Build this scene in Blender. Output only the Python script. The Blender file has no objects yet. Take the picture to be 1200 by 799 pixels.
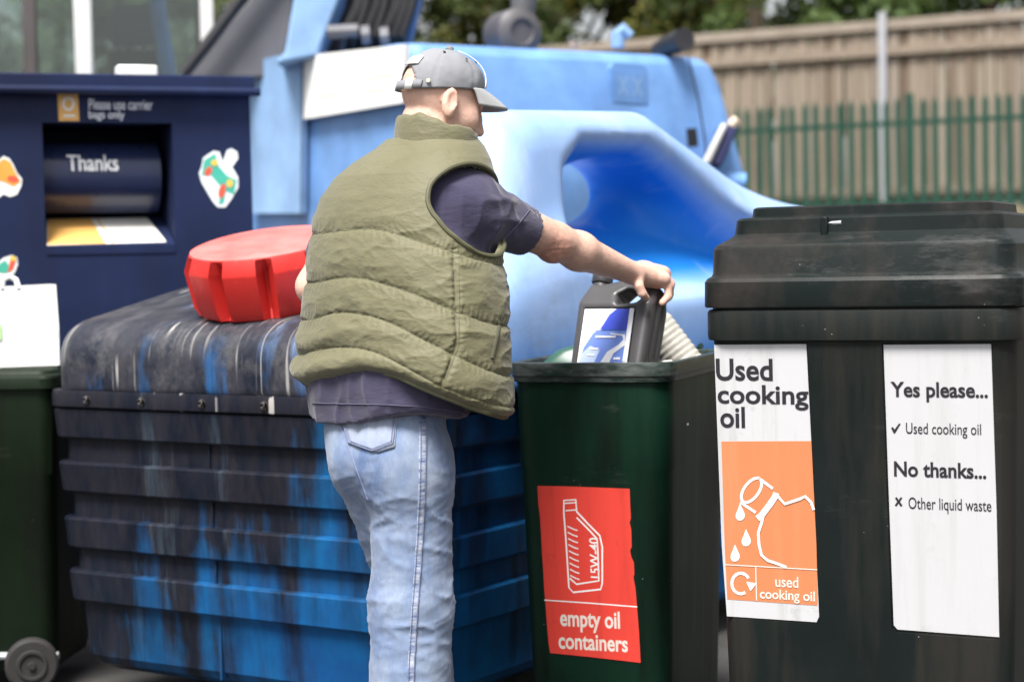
import bpy, bmesh, math, random
import numpy as np
from mathutils import Vector, Matrix
from mathutils.bvhtree import BVHTree

random.seed(7); rng = np.random.default_rng(7)
R = math.radians
scene = bpy.context.scene
COL = scene.collection

# ------------------------------------------------------------------ camera, sky, sun, exposure
CAM_H, FPX, IW, IH = 1.30, 2200.0, 1200.0, 799.0
PITCH, ROLL = R(2.53), R(-1.2)
cam_data = bpy.data.cameras.new('camera'); cam = bpy.data.objects.new('camera', cam_data); COL.objects.link(cam)
cam_rot = Matrix.Rotation(math.pi/2 - PITCH, 3, 'X') @ Matrix.Rotation(ROLL, 3, 'Z')
cam.matrix_world = Matrix.Translation((0, 0, CAM_H)) @ cam_rot.to_4x4()
cam_data.sensor_width = 36.0; cam_data.lens = FPX/IW*36.0
cam_data.clip_start = 0.1; cam_data.clip_end = 500
cam_data.dof.use_dof = True; cam_data.dof.focus_distance = 4.25; cam_data.dof.aperture_fstop = 2.7
scene.camera = cam

SUN_EL, SUN_AZ = R(62), R(200)      # azimuth clockwise from +Y: behind the camera, to its left
world = bpy.data.worlds.new('World'); scene.world = world; world.use_nodes = True
wn = world.node_tree; wn.nodes.clear()
sky = wn.nodes.new('ShaderNodeTexSky'); sky.sky_type = 'NISHITA'; sky.sun_disc = False
sky.sun_elevation = SUN_EL; sky.sun_rotation = SUN_AZ; sky.air_density = 1.0; sky.dust_density = 4.0; sky.ozone_density = 1.0
hs = wn.nodes.new('ShaderNodeHueSaturation'); hs.inputs['Saturation'].default_value = 0.22      # thin white overcast
bg = wn.nodes.new('ShaderNodeBackground'); bg.inputs['Strength'].default_value = 0.094
wo = wn.nodes.new('ShaderNodeOutputWorld')
wn.links.new(sky.outputs[0], hs.inputs['Color']); wn.links.new(hs.outputs[0], bg.inputs['Color']); wn.links.new(bg.outputs[0], wo.inputs['Surface'])
sl = bpy.data.lights.new('sun', 'SUN'); sl.energy = 3.6; sl.angle = R(20); sl.color = (1.0, 0.965, 0.92)
sun = bpy.data.objects.new('sun', sl); COL.objects.link(sun)
sd = Vector((math.sin(SUN_AZ)*math.cos(SUN_EL), math.cos(SUN_AZ)*math.cos(SUN_EL), math.sin(SUN_EL)))
sun.rotation_euler = sd.to_track_quat('Z', 'Y').to_euler()
vs = scene.view_settings; vs.view_transform = 'Standard'; vs.look = 'None'; vs.exposure = 1.08; vs.gamma = 1.0
vs.use_curve_mapping = False

# ------------------------------------------------------------------ geometry helpers
def ray(px, py):
    return (cam_rot @ Vector(((px-IW/2)/FPX, -(py-IH/2)/FPX, -1.0))).normalized()
def P(px, py, D):                       # point seen at that pixel, D metres in front
    d = ray(px, py); return Vector((0, 0, CAM_H)) + d*(D/d.y)
class Frame:
    """a thing's own axes: x along its front, y into its depth, z up"""
    def __init__(s, o, rz=0.0):
        s.o = Vector(o); s.rz = rz; s.m = Matrix.Translation(s.o) @ Matrix.Rotation(rz, 4, 'Z'); s.i = s.m.inverted()
    def loc(s, w): return s.i @ Vector(w)
    def wld(s, l): return s.m @ Vector(l)
    def hit(s, px, py, pt, n):          # where a sight line meets a local plane
        o = s.i @ Vector((0, 0, CAM_H)); d = s.i.to_3x3() @ ray(px, py)
        pt = Vector(pt); n = Vector(n)
        return o + d*((pt-o).dot(n)/d.dot(n))

def tag(o, label=None, cat=None, group=None, kind=None):
    if label: o['label'] = label
    if cat: o['category'] = cat
    if group: o['group'] = group
    if kind: o['kind'] = kind
    return o
def empty(name, frame, label, cat, group=None):
    o = bpy.data.objects.new(name, None); COL.objects.link(o)
    o.location = frame.o; o.rotation_euler = (0, 0, frame.rz); o.empty_display_size = 0.1
    return tag(o, label, cat, group)
def obj(name, verts, faces, mat, parent=None, angle=35, smooth=True):
    me = bpy.data.meshes.new(name)
    if isinstance(verts, np.ndarray): verts = verts.tolist()
    if isinstance(faces, np.ndarray): faces = faces.tolist()
    me.from_pydata([tuple(v) for v in verts], [], [tuple(f) for f in faces]); me.validate(); me.update()
    return meshobj(name, me, mat, parent, angle, smooth)
def meshobj(name, me, mat, parent=None, angle=35, smooth=True):
    if mat is not None:
        me.materials.clear(); me.materials.append(mat)
    if smooth:
        me.shade_smooth()
        if angle < 180: me.set_sharp_from_angle(angle=R(angle))
    o = bpy.data.objects.new(name, me); COL.objects.link(o); o.parent = parent
    return o
class MB:
    """collects shapes into one mesh"""
    def __init__(s): s.v = []; s.f = []
    def add(s, verts, faces):
        n = len(s.v); s.v += [tuple(v) for v in verts]; s.f += [tuple(i+n for i in f) for f in faces]; return s
    def box(s, lo, hi, m=None):
        (x0, y0, z0), (x1, y1, z1) = lo, hi
        v = [Vector(p) for p in ((x0,y0,z0),(x1,y0,z0),(x1,y1,z0),(x0,y1,z0),(x0,y0,z1),(x1,y0,z1),(x1,y1,z1),(x0,y1,z1))]
        if m is not None: v = [m @ p for p in v]
        return s.add(v, [(0,3,2,1),(4,5,6,7),(0,1,5,4),(1,2,6,5),(2,3,7,6),(3,0,4,7)])
    def loft(s, rings, cap0=True, cap1=True, closed=True):
        n = len(rings[0]); v = [p for r in rings for p in r]; f = []
        for k in range(len(rings)-1):
            for i in range(n if closed else n-1):
                j = (i+1) % n; f.append((k*n+i, k*n+j, (k+1)*n+j, (k+1)*n+i))
        if cap0: f.append(tuple(reversed(range(n))))
        if cap1: f.append(tuple(range((len(rings)-1)*n, len(rings)*n)))
        return s.add(v, f)
    def tube(s, pts, r, n=10, cap=True):
        pts = [Vector(p) for p in pts]; rr = r if hasattr(r, '__len__') else [r]*len(pts); rings = []; up = None
        for k, p in enumerate(pts):
            t = (pts[min(k+1, len(pts)-1)] - pts[max(k-1, 0)]).normalized()
            if up is None: up = Vector((0,0,1)) if abs(t.z) < .9 else Vector((1,0,0))
            a = t.cross(up).normalized(); b = a.cross(t).normalized(); up = b
            rings.append([p + (a*math.cos(q) + b*math.sin(q))*rr[k] for q in (2*math.pi*i/n for i in range(n))])
        return s.loft([list(reversed(r_)) for r_ in rings], cap, cap)
    def prism(s, poly, z0, z1, m=None):
        a = [Vector((x, y, z0)) for x, y in poly]; b = [Vector((x, y, z1)) for x, y in poly]
        if m is not None: a = [m @ p for p in a]; b = [m @ p for p in b]
        return s.loft([a, b])
    def build(s, name, mat, parent=None, angle=35, smooth=True, bevel=0, seg=2):
        o = obj(name, s.v, s.f, mat, parent, angle, smooth)
        if bevel:
            b = o.modifiers.new('bevel', 'BEVEL'); b.width = bevel; b.segments = seg; b.limit_method = 'ANGLE'; b.angle_limit = R(30)
            b.harden_normals = False
        return o
def rrect(cx, cy, w, d, r, z, n=5):
    out = []; r = min(r, w/2-1e-4, d/2-1e-4)
    for q, (sx, sy) in enumerate(((1,1),(-1,1),(-1,-1),(1,-1))):
        for k in range(n+1):
            a = (q + k/n)*math.pi/2
            out.append(Vector((cx + sx*(w/2-r) + r*math.cos(a), cy + sy*(d/2-r) + r*math.sin(a), z)))
    return out
def disc(c, ax, r, n=16, r2=None):
    ax = Vector(ax).normalized(); u = ax.orthogonal().normalized(); w = ax.cross(u); r2 = r2 or r
    return [Vector(c) + u*math.cos(2*math.pi*i/n)*r + w*math.sin(2*math.pi*i/n)*r2 for i in range(n)]
def boolean_cut(o, lohi):
    """cut box-shaped recesses out of a mesh object"""
    m = MB()
    for v, f in lohi: m.add(v, f)
    c = obj('cutter', m.v, m.f, None, None, smooth=False)
    b = o.modifiers.new('cut', 'BOOLEAN'); b.object = c; b.operation = 'DIFFERENCE'; b.solver = 'EXACT'
    par = o.parent; o.parent = None
    dg = bpy.context.evaluated_depsgraph_get(); dg.update()
    me = bpy.data.meshes.new_from_object(o.evaluated_get(dg)); o.modifiers.clear(); old = o.data; o.data = me
    bpy.data.meshes.remove(old); bpy.data.objects.remove(c); o.parent = par
    me.shade_smooth(); me.set_sharp_from_angle(angle=R(30))

# ------------------------------------------------------------------ distance fields -> smooth meshes
def vnoise(p, scale=1.0, seed=0):
    """value noise at points p (N,3), about -1..1"""
    q = np.asarray(p, dtype=np.float64)*scale + 100.0; i = np.floor(q).astype(np.int64); f = q - i; f = f*f*(3-2*f)
    def h(ix, iy, iz):
        n = (ix*374761393 + iy*668265263 + iz*2147483647 + seed*1274126177) & 0xffffffff
        n = ((n ^ (n >> 13))*1103515245) & 0xffffffff; n = ((n ^ (n >> 16))*2654435761) & 0xffffffff
        return (n/4294967295.0)*2-1
    r = 0
    for a in (0,1):
        for b in (0,1):
            for c in (0,1):
                w = (f[:,0] if a else 1-f[:,0])*(f[:,1] if b else 1-f[:,1])*(f[:,2] if c else 1-f[:,2])
                r = r + w*h(i[:,0]+a, i[:,1]+b, i[:,2]+c)
    return r
def smin(a, b, k):
    if k <= 0: return np.minimum(a, b)
    h = np.clip(0.5 + 0.5*(b-a)/k, 0, 1); return b*(1-h) + a*h - k*h*(1-h)
def smax(a, b, k): return -smin(-a, -b, k)
class Field:
    def __init__(s, lo, hi, h):
        s.lo = np.array(lo, dtype=np.float32); s.h = h
        s.n = np.ceil((np.array(hi)-np.array(lo))/h).astype(int)+1
        s.d = np.full(s.n, 9.0, dtype=np.float32)
    def grid(s, sl):
        ax = [s.lo[k] + np.arange(sl[k].start, sl[k].stop, dtype=np.float32)*s.h for k in range(3)]
        return np.meshgrid(*ax, indexing='ij')
    def sl(s, lo, hi):
        a = np.clip(np.floor((np.array(lo)-s.lo)/s.h).astype(int), 0, s.n-1); b = np.clip(np.ceil((np.array(hi)-s.lo)/s.h).astype(int)+1, 1, s.n)
        return tuple(slice(int(x), int(max(y, x+1))) for x, y in zip(a, b))
    def cone(s, a, b, ra, rb, k=0.02, op='u', flat=None):
        a = np.array(a, dtype=np.float32); b = np.array(b, dtype=np.float32); rm = max(ra, rb)+k+2*s.h
        sl = s.sl(np.minimum(a, b)-rm, np.maximum(a, b)+rm); X, Y, Z = s.grid(sl); ba = b-a
        t = np.clip(((X-a[0])*ba[0]+(Y-a[1])*ba[1]+(Z-a[2])*ba[2])/max(float(ba@ba), 1e-9), 0, 1)
        d = np.sqrt((X-a[0]-t*ba[0])**2+(Y-a[1]-t*ba[1])**2+(Z-a[2]-t*ba[2])**2) - (ra+(rb-ra)*t)
        s.put(sl, d, k, op)
    def ell(s, c, rad, rot=None, k=0.02, op='u'):
        c = np.array(c, dtype=np.float32); rm = max(rad)+k+2*s.h; sl = s.sl(c-rm, c+rm); X, Y, Z = s.grid(sl)
        q = [X-c[0], Y-c[1], Z-c[2]]
        if rot is not None: q = [sum(float(ax[j])*q[j] for j in range(3)) for ax in rot]
        k0 = np.sqrt(sum((q[j]/rad[j])**2 for j in range(3))); k1 = np.sqrt(sum((q[j]/rad[j]**2)**2 for j in range(3)))+1e-9
        s.put(sl, k0*(k0-1)/k1, k, op)
    def put(s, sl, d, k, op):
        if op == 'u': s.d[sl] = smin(s.d[sl], d, k)
        else: s.d[sl] = smax(s.d[sl], -d, k)
    def all(s): return s.grid(tuple(slice(0, int(n)) for n in s.n))
    def mesh(s):
        D = s.d; n = np.array(D.shape)-1; ins = D < 0
        c = np.zeros(n, dtype=np.int8)
        for i in (0,1):
            for j in (0,1):
                for k in (0,1): c += ins[i:i+n[0], j:j+n[1], k:k+n[2]]
        idx = np.argwhere((c > 0) & (c < 8)); acc = np.zeros((len(idx), 3)); cnt = np.zeros(len(idx))
        cor = [np.array(q) for q in np.ndindex(2,2,2)]
        val = {tuple(q): D[tuple((idx+q).T)] for q in cor}
        for p in cor:
            for ax in range(3):
                if p[ax] == 0:
                    q = p.copy(); q[ax] = 1; va, vb = val[tuple(p)], val[tuple(q)]; m = (va < 0) != (vb < 0)
                    t = va[m]/(va[m]-vb[m]); e = np.tile(p.astype(float), (m.sum(), 1)); e[:, ax] += t
                    acc[m] += e; cnt[m] += 1
        V = (idx + acc/cnt[:, None])*s.h + s.lo
        imap = np.full(n, -1, dtype=np.int64); imap[tuple(idx.T)] = np.arange(len(idx)); F = []
        for ax in range(3):
            b, cx = (ax+1) % 3, (ax+2) % 3
            sA = [slice(None)]*3; sB = [slice(None)]*3; sA[ax] = slice(0, -1); sB[ax] = slice(1, None)
            ch = np.argwhere(ins[tuple(sA)] != ins[tuple(sB)])
            ok = (ch[:, b] > 0) & (ch[:, cx] > 0) & (ch[:, b] < n[b]) & (ch[:, cx] < n[cx]) ; ch = ch[ok]
            fl = ins[tuple(ch.T)]; q = []
            for ob, oc in ((-1,-1),(0,-1),(0,0),(-1,0)):
                r = ch.copy(); r[:, b] += ob; r[:, cx] += oc; q.append(imap[tuple(r.T)])
            q = np.stack(q, 1); q[~fl] = q[~fl][:, ::-1]; F.append(q[(q >= 0).all(1)])
        return V, np.concatenate(F)
def vert_normals(V, F):
    n = np.zeros_like(V); a = V[F[:,2]]-V[F[:,0]]; b = V[F[:,3]]-V[F[:,1]]; fn = np.cross(a, b)
    for k in range(4): np.add.at(n, F[:,k], fn)
    return n/(np.linalg.norm(n, axis=1)[:,None]+1e-12)
def poly_sdf(x, y, pts):
    d = None; s = np.ones_like(x); n = len(pts)
    for i in range(n):
        ax, ay = pts[i]; bx, by = pts[i-1]; ex, ey = bx-ax, by-ay; wx, wy = x-ax, y-ay
        t = np.clip((wx*ex+wy*ey)/(ex*ex+ey*ey), 0, 1); dd = (wx-ex*t)**2+(wy-ey*t)**2
        d = dd if d is None else np.minimum(d, dd)
        c1 = y >= ay; c2 = y < by; c3 = ex*wy > ey*wx
        s = np.where((c1 & c2 & c3) | (~c1 & ~c2 & ~c3), -s, s)
    return s*np.sqrt(d)

# ------------------------------------------------------------------ lettering
def text_geo(body, bold=0.0, extrude=0.0):
    cu = bpy.data.curves.new('t', 'FONT'); cu.body = body; cu.size = 1.0; cu.offset = bold; cu.extrude = extrude; cu.resolution_u = 4
    o = bpy.data.objects.new('t', cu); COL.objects.link(o)
    dg = bpy.context.evaluated_depsgraph_get(); dg.update()
    me = bpy.data.meshes.new_from_object(o.evaluated_get(dg))
    v = [x.co.copy() for x in me.vertices]; f = [tuple(p.vertices) for p in me.polygons]
    bpy.data.objects.remove(o); bpy.data.curves.remove(cu); bpy.data.meshes.remove(me)
    return v, f
class Sheet:
    """a flat patch on a thing: pixel corners -> place on its plane (local axes), to lay print on"""
    def __init__(s, fr, pt, n, px0, py0, px1, py1, ex=None):
        s.fr = fr; s.pt = Vector(pt); s.n = Vector(n).normalized()
        s.ex = (Vector(ex) if ex is not None else Vector((1,0,0))); s.ex = (s.ex - s.n*s.ex.dot(s.n)).normalized(); s.ey = s.n.cross(s.ex)
    def at(s, px, py): return s.fr.hit(px, py, s.pt, s.n)
    def off(s, p, d): return p + s.n*d
    def poly(s, name, pix, mat, parent, d=0.0012, thick=0.0008):
        a = [s.off(s.at(*q), d) for q in pix]
        nn = (a[1]-a[0]).cross(a[2]-a[1])
        area = Vector((0,0,0))
        for i in range(len(a)): area += a[i-1].cross(a[i])
        if area.dot(s.n) < 0: a.reverse()
        b = [p - s.n*thick for p in a]; m = MB(); k = len(a)
        m.add(a+b, [tuple(range(k)), tuple(reversed(range(k, 2*k)))] + [(i, i+k, (i+1) % k+k, (i+1) % k) for i in range(k)])
        return m.build(name, mat, parent, smooth=False)
    def stroke(s, name, lines, w, mat, parent, d=0.0018, closed=False):
        """lines: pixel polylines drawn as flat bands w metres wide"""
        m = MB()
        for ln in lines:
            q = [s.at(*p) for p in ln]; k = len(q); L = []; Rr = []
            for i in range(k):
                cl = q[0] == q[-1] or (q[0]-q[-1]).length < 1e-6
                pa = q[i-1] if i > 0 else (q[-2] if cl else q[0]); pb = q[i+1] if i < k-1 else (q[1] if cl else q[-1])
                t = (pb-pa).normalized(); sd_ = s.n.cross(t)*(w/2); L.append(s.off(q[i]+sd_, d)); Rr.append(s.off(q[i]-sd_, d))
            m.add(L+Rr, [(i+k, i+1+k, i+1, i) for i in range(k-1)])
        return m.build(name, mat, parent, smooth=False)
    def text(s, name, body, px0, py0, px1, py1, mat, parent, bold=0.0, d=0.0018, rot=None):
        """lettering stretched into the pixel box: baseline-left (px0,py1) to top-right (px1,py0)"""
        v, f = text_geo(body, bold)
        x0 = min(p.x for p in v); x1 = max(p.x for p in v); y0 = min(p.y for p in v); y1 = max(p.y for p in v)
        o = s.at(px0, py1)
        if rot is None:
            wv = s.at(px1, py1 + (px1-px0)*0.0) - o; hv = s.at(px0, py0) - o
            W = wv.dot(s.ex); H = hv.dot(s.ey); e1, e2 = s.ex, s.ey
        else:                                           # rot = (pixel of baseline end, pixel of cap top at start)
            wv = s.at(*rot[0]) - o; hv = s.at(*rot[1]) - o; W = wv.length; H = hv.length; e1 = wv.normalized(); e2 = hv.normalized()
        vv = [s.off(o + e1*((p.x-x0)/(x1-x0)*W) + e2*((p.y-y0)/(y1-y0)*H), d) for p in v]
        m = MB(); m.add(vv, f); return m.build(name, mat, parent, smooth=False)

# ------------------------------------------------------------------ materials
class NT:
    def __init__(s, name):
        s.m = bpy.data.materials.new(name); s.m.use_nodes = True; s.t = s.m.node_tree; s.t.nodes.clear()
        s.o = s.n('OutputMaterial'); s.b = s.n('BsdfPrincipled'); s.l(s.b.outputs[0], s.o.inputs['Surface'])
        s.tc = s.n('TexCoord')
    def n(s, t, **kw):
        x = s.t.nodes.new('ShaderNode'+t)
        for k, v in kw.items(): setattr(x, k, v)
        return x
    def l(s, a, b): s.t.links.new(a, b)
    def vec(s, scale=(1,1,1), rot=(0,0,0), loc=(0,0,0), src='Object'):
        m = s.n('Mapping'); m.inputs['Scale'].default_value = scale; m.inputs['Rotation'].default_value = rot; m.inputs['Location'].default_value = loc
        s.l(s.tc.outputs[src], m.inputs['Vector']); return m.outputs[0]
    def noise(s, scale, detail=4, rough=0.6, vec=None, dist=0.0, out='Fac'):
        x = s.n('TexNoise'); x.inputs['Scale'].default_value = scale; x.inputs['Detail'].default_value = detail
        x.inputs['Roughness'].default_value = rough; x.inputs['Distortion'].default_value = dist
        s.l(vec if vec is not None else s.tc.outputs['Object'], x.inputs['Vector']); return x.outputs[out]
    def ramp(s, fac, stops, interp='LINEAR'):
        x = s.n('ValToRGB'); x.color_ramp.interpolation = interp; e = x.color_ramp.elements
        while len(e) < len(stops): e.new(0.5)
        for q, (p, c) in zip(e, stops):
            q.position = p; q.color = (c, c, c, 1) if not hasattr(c, '__len__') else (c[0], c[1], c[2], 1)
        s.l(fac, x.inputs[0]); return x.outputs[0]
    def mix(s, fac, a, b, mode='MIX'):
        x = s.n('Mix', data_type='RGBA', blend_type=mode)
        for sock, v in ((x.inputs[0], fac), (x.inputs[6], a), (x.inputs[7], b)):
            if hasattr(v, 'links'): s.l(v, sock)
            elif hasattr(v, '__len__'): sock.default_value = (v[0], v[1], v[2], 1)
            else: sock.default_value = v
        return x.outputs[2]
    def math(s, op, a, b=0.0, clamp=False):
        x = s.n('Math', operation=op); x.use_clamp = clamp
        for sock, v in ((x.inputs[0], a), (x.inputs[1], b)):
            if hasattr(v, 'links'): s.l(v, sock)
            else: sock.default_value = v
        return x.outputs[0]
    def set(s, **kw):
        names = dict(color='Base Color', rough='Roughness', metal='Metallic', spec='Specular IOR Level', sheen='Sheen Weight', coat='Coat Weight',
                     trans='Transmission Weight', alpha='Alpha', sss='Subsurface Weight', ior='IOR')
        for k, v in kw.items():
            i = s.b.inputs[names[k]]
            if hasattr(v, 'links'): s.l(v, i)
            elif hasattr(v, '__len__'): i.default_value = (v[0], v[1], v[2], 1)
            else: i.default_value = v
        return s
    def bump(s, h, strength=0.3, dist=0.01, prev=None):
        x = s.n('Bump'); x.inputs['Strength'].default_value = strength; x.inputs['Distance'].default_value = dist
        s.l(h, x.inputs['Height'])
        if prev is not None: s.l(prev, x.inputs['Normal'])
        s.l(x.outputs[0], s.b.inputs['Normal']); return x.outputs[0]

def simple(name, col, rough=0.5, var=0.12, scale=6.0, bump=0.0, metal=0.0, bscale=60, spec=0.5):
    k = NT(name); n = k.noise(scale, 5, 0.65)
    c = k.mix(k.ramp(n, [(0.3, 0.0), (0.7, 1.0)]), tuple(x*(1-var) for x in col), tuple(min(1, x*(1+var)) for x in col))
    k.set(color=c, rough=k.math('ADD', k.math('MULTIPLY', k.noise(scale*2.3, 3), 0.2), rough-0.1, True), metal=metal, spec=spec)
    if bump: k.bump(k.noise(bscale, 4), bump, 0.004)
    return k.m

# ------------------------------------------------------------------ the ground
k = NT('asphalt'); n1 = k.noise(90, 6, 0.7); n2 = k.noise(1.3, 4)
k.set(color=k.mix(k.ramp(n2, [(0.35, 0.0), (0.65, 1.0)]), (0.035, 0.034, 0.034), (0.075, 0.072, 0.068)), rough=0.9)
k.bump(n1, 0.6, 0.01); ASPHALT = k.m
SOIL = simple('bank_earth', (0.09, 0.075, 0.04), 0.95, 0.3, 2.0, 0.5)
g = obj('ground', [(-120,-40,0),(120,-40,0),(120,200,0),(-120,200,0)], [(0,1,2,3)], ASPHALT, smooth=False); tag(g, kind='structure')
FF = Frame((5.0, 25.0, 0), R(-27))                        # line of the boundary fences
bank_v = [FF.wld(p) for p in ((-40,-4.5,-.01),(30,-4.5,-.01),(30,-1.6,1.78),(-40,-1.6,1.78),(-40,90,1.95),(30,90,1.95))]
b_ = obj('raised_bank', bank_v, [(0,1,2,3),(3,2,5,4)], SOIL, smooth=False); tag(b_, kind='structure')

# ------------------------------------------------------------------ boundary fences
k = NT('weathered_timber'); gr = k.noise(1.0, 6, 0.7, k.vec((40, 40, 1.6))); oi = k.n('ObjectInfo')
c = k.mix(k.ramp(gr, [(0.3, 0.0), (0.75, 1.0)]), (0.17, 0.132, 0.095), (0.34, 0.285, 0.225))
c = k.mix(k.ramp(oi.outputs['Random'], [(0.0, 0.0), (0.5, 0.15), (1.0, 0.9)]), c, (0.115, 0.076, 0.050))
c = k.mix(k.ramp(k.math('FRACT', k.math('MULTIPLY', oi.outputs['Random'], 7.3)), [(0.55, 0.0), (1.0, 0.6)]), c, (0.33, 0.29, 0.245))
st = k.ramp(k.noise(1.0, 3, 0.5, k.vec((3, 3, 0.5))), [(0.45, 0.0), (0.75, 0.55)])
k.set(color=k.mix(st, c, (0.17, 0.13, 0.10)), rough=0.85); k.bump(gr, 0.4, 0.01); TIMBER = k.m
GREEN_STEEL = simple('green_coated_steel', (0.003, 0.046, 0.028), 0.5, 0.15, 9)
GALV = simple('galvanised_steel', (0.42, 0.43, 0.46), 0.5, 0.1, 12, 0, 0.3)
fence = empty('timber_fence', FF, 'tall brown close board timber fence behind the green railings', 'fence')
bm_ = MB().box((-.0565, -.011, 0), (.0565, .011, 2.32)).build('board', TIMBER, fence, bevel=0.004, seg=1)
nb = 0
for i in range(134):
    x = -8.6 + i*0.125 + random.uniform(-.012,.012)
    o = bm_ if i == 0 else bm_.copy()
    if i: COL.objects.link(o)
    o.location = (x, 0.0 + (0.009 if i % 2 else -0.009) + random.uniform(-.004,.004), 1.93 + random.uniform(-.015,.015)); o.rotation_euler = (0, 0, random.uniform(-.03,.03))
for z0, z1, y0, y1, nm in ((4.20, 4.33, -.07, .07, 'capping_rail'), (3.86, 3.97, -.085, -.035, 'rail'), (2.02, 2.13, -.085, -.035, 'rail'), (1.76, 1.93, -.055, .03, 'gravel_board')):
    MB().box((-8.8, y0, z0), (8.2, y1, z1)).build(nm, TIMBER, fence, bevel=0.006, seg=1)
for x in (-8.4, -5.6, 0.02, 2.85, 5.7):
    MB().box((x-.045, -.16, 1.72), (x+.045, -.078, 4.42)).build('post', GALV, fence, bevel=0.008, seg=1)
PF = Frame(FF.wld((0, -1.0, 0)), FF.rz)
pal = empty('palisade_fence', PF, 'dark green steel palisade fence with pointed pales', 'fence')
pv = [(-.041, 0), (.041, 0), (.041, 1.43), (0.0, 1.52), (-.041, 1.43)]
m = MB(); fr_ = [Vector((x, -.012 if abs(x) > .001 else -.02, z)) for x, z in pv]; bk = [Vector((x, .0 if abs(x) > .001 else -.006, z)) for x, z in pv]
m.add(fr_+bk, [(0,1,2,3,4)] + [(9,8,7,6,5)] + [(i, i+5, (i+1) % 5+5, (i+1) % 5) for i in range(5)])
p0 = m.build('pale', GREEN_STEEL, pal, smooth=False)
for i in range(100):
    x = -6.5 + i*0.155
    o = p0 if i == 0 else p0.copy()
    if i: COL.objects.link(o)
    o.location = (x, -.02, 1.70 + random.uniform(-.012, .012)); o.rotation_euler = (0, random.uniform(-.012,.012), random.uniform(-.05,.05))
for z in (2.87, 1.85):
    MB().box((-6.6, .002, z), (9.0, .045, z+.065)).build('rail', GREEN_STEEL, pal, bevel=0.004, seg=1)
for x in (-4.9, -2.15, 0.6, 3.35, 6.1, 8.85):
    MB().box((x-.045, -.045, 1.6), (x+.045, .06, 3.27)).build('post', GREEN_STEEL, pal, bevel=0.006, seg=1)

# ------------------------------------------------------------------ trees beyond the fence
BARK = simple('bark', (0.10, 0.075, 0.05), 0.9, 0.3, 12, 0.6)
def leaf_mat(name, a, b):
    k = NT(name); n = k.noise(0.9, 3); oi_ = k.noise(14, 2)
    c = k.mix(k.ramp(n, [(0.3, 0.0), (0.7, 1.0)]), a, b); c = k.mix(k.ramp(oi_, [(0.4, 0.0), (0.8, 0.6)]), c, (b[0]*1.7, b[1]*1.35, b[2]*1.1))
    k.set(color=c, rough=0.55, spec=0.35)
    tr = k.n('BsdfTranslucent'); k.l(c, tr.inputs['Color']); ms = k.n('MixShader'); ms.inputs[0].default_value = 0.3
    k.l(k.b.outputs[0], ms.inputs[1]); k.l(tr.outputs[0], ms.inputs[2]); k.l(ms.outputs[0], k.o.inputs['Surface']); return k.m
LEAF = [leaf_mat('dark_leaves', (0.032, 0.058, 0.018), (0.085, 0.115, 0.034)), leaf_mat('yellowing_leaves', (0.06, 0.085, 0.024), (0.17, 0.17, 0.04)),
        leaf_mat('mid_green_leaves', (0.045, 0.09, 0.026), (0.11, 0.165, 0.05))]
def tree(x, y, h, rad, kind, label, seed):
    r = np.random.default_rng(seed); fr = Frame((x, y, 1.7))
    t = empty('broadleaf_tree', fr, label, 'tree', 'trees beyond the fence')
    m = MB(); pts = [Vector((0,0,0))]
    for q in range(1, 6): pts.append(Vector((r.normal(0,.08), r.normal(0,.08), h*.16*q)))
    m.tube(pts, [.17-.024*q for q in range(6)], 9)
    ends = []
    for q in range(11):
        a = r.uniform(0, 6.28); b = pts[r.integers(2, 6)]; e = b + Vector((math.cos(a)*rad*r.uniform(.45,.85), math.sin(a)*rad*r.uniform(.45,.85), h*r.uniform(.08,.3)))
        m.tube([b, b.lerp(e, .5)+Vector((0,0,.12)), e], [.06,.04,.02], 6); ends.append(e)
    m.build('trunk', BARK, t)
    # clumps of small leaves, hung round the limbs, with gaps between
    cl = [np.array(e) for e in ends]
    for q in range(75):
        a = r.uniform(0, 6.28); u = r.uniform(-1, 1); s = r.uniform(.45, 1.0)**.5
        cl.append(np.array((math.cos(a)*math.sqrt(1-u*u)*rad*s, math.sin(a)*math.sqrt(1-u*u)*rad*s, h*.58+u*h*.42*s)))
    P_ = []
    for c in cl:
        nn = r.integers(60, 150); d = r.normal(0, 1, (nn, 3)); d /= np.linalg.norm(d, axis=1)[:,None]
        P_.append(c + d*(r.uniform(.25,.6)*r.uniform(.3,1,(nn,1))))
    C = np.concatenate(P_); n = len(C); s = r.uniform(.05,.095,(n,1))
    a = r.normal(0,1,(n,3)); a /= np.linalg.norm(a,axis=1)[:,None]; b = np.cross(a, r.normal(0,1,(n,3))); b /= np.linalg.norm(b,axis=1)[:,None]
    V = np.stack([C-a*s*1.25, C-b*s*.6, C+a*s*1.25, C+b*s*.6], 1).reshape(-1,3)
    obj('crown', V, np.arange(4*n).reshape(-1,4), LEAF[kind], t, smooth=False)
lab = ['dark leafy tree at the left, seen through the cab glass', 'shaded tree behind the white cab post', 'dark tree behind the grey boom plate', 'dark green tree behind the hydraulic hoses',
       'yellow tinged tree above the man in the cap', 'dark tree behind the exhaust stack', 'yellowing tree right of the exhaust stack', 'mid green tree above the left end of the timber fence',
       'leafy green tree behind the middle of the timber fence', 'rightmost green tree beside the patch of white sky']
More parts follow.
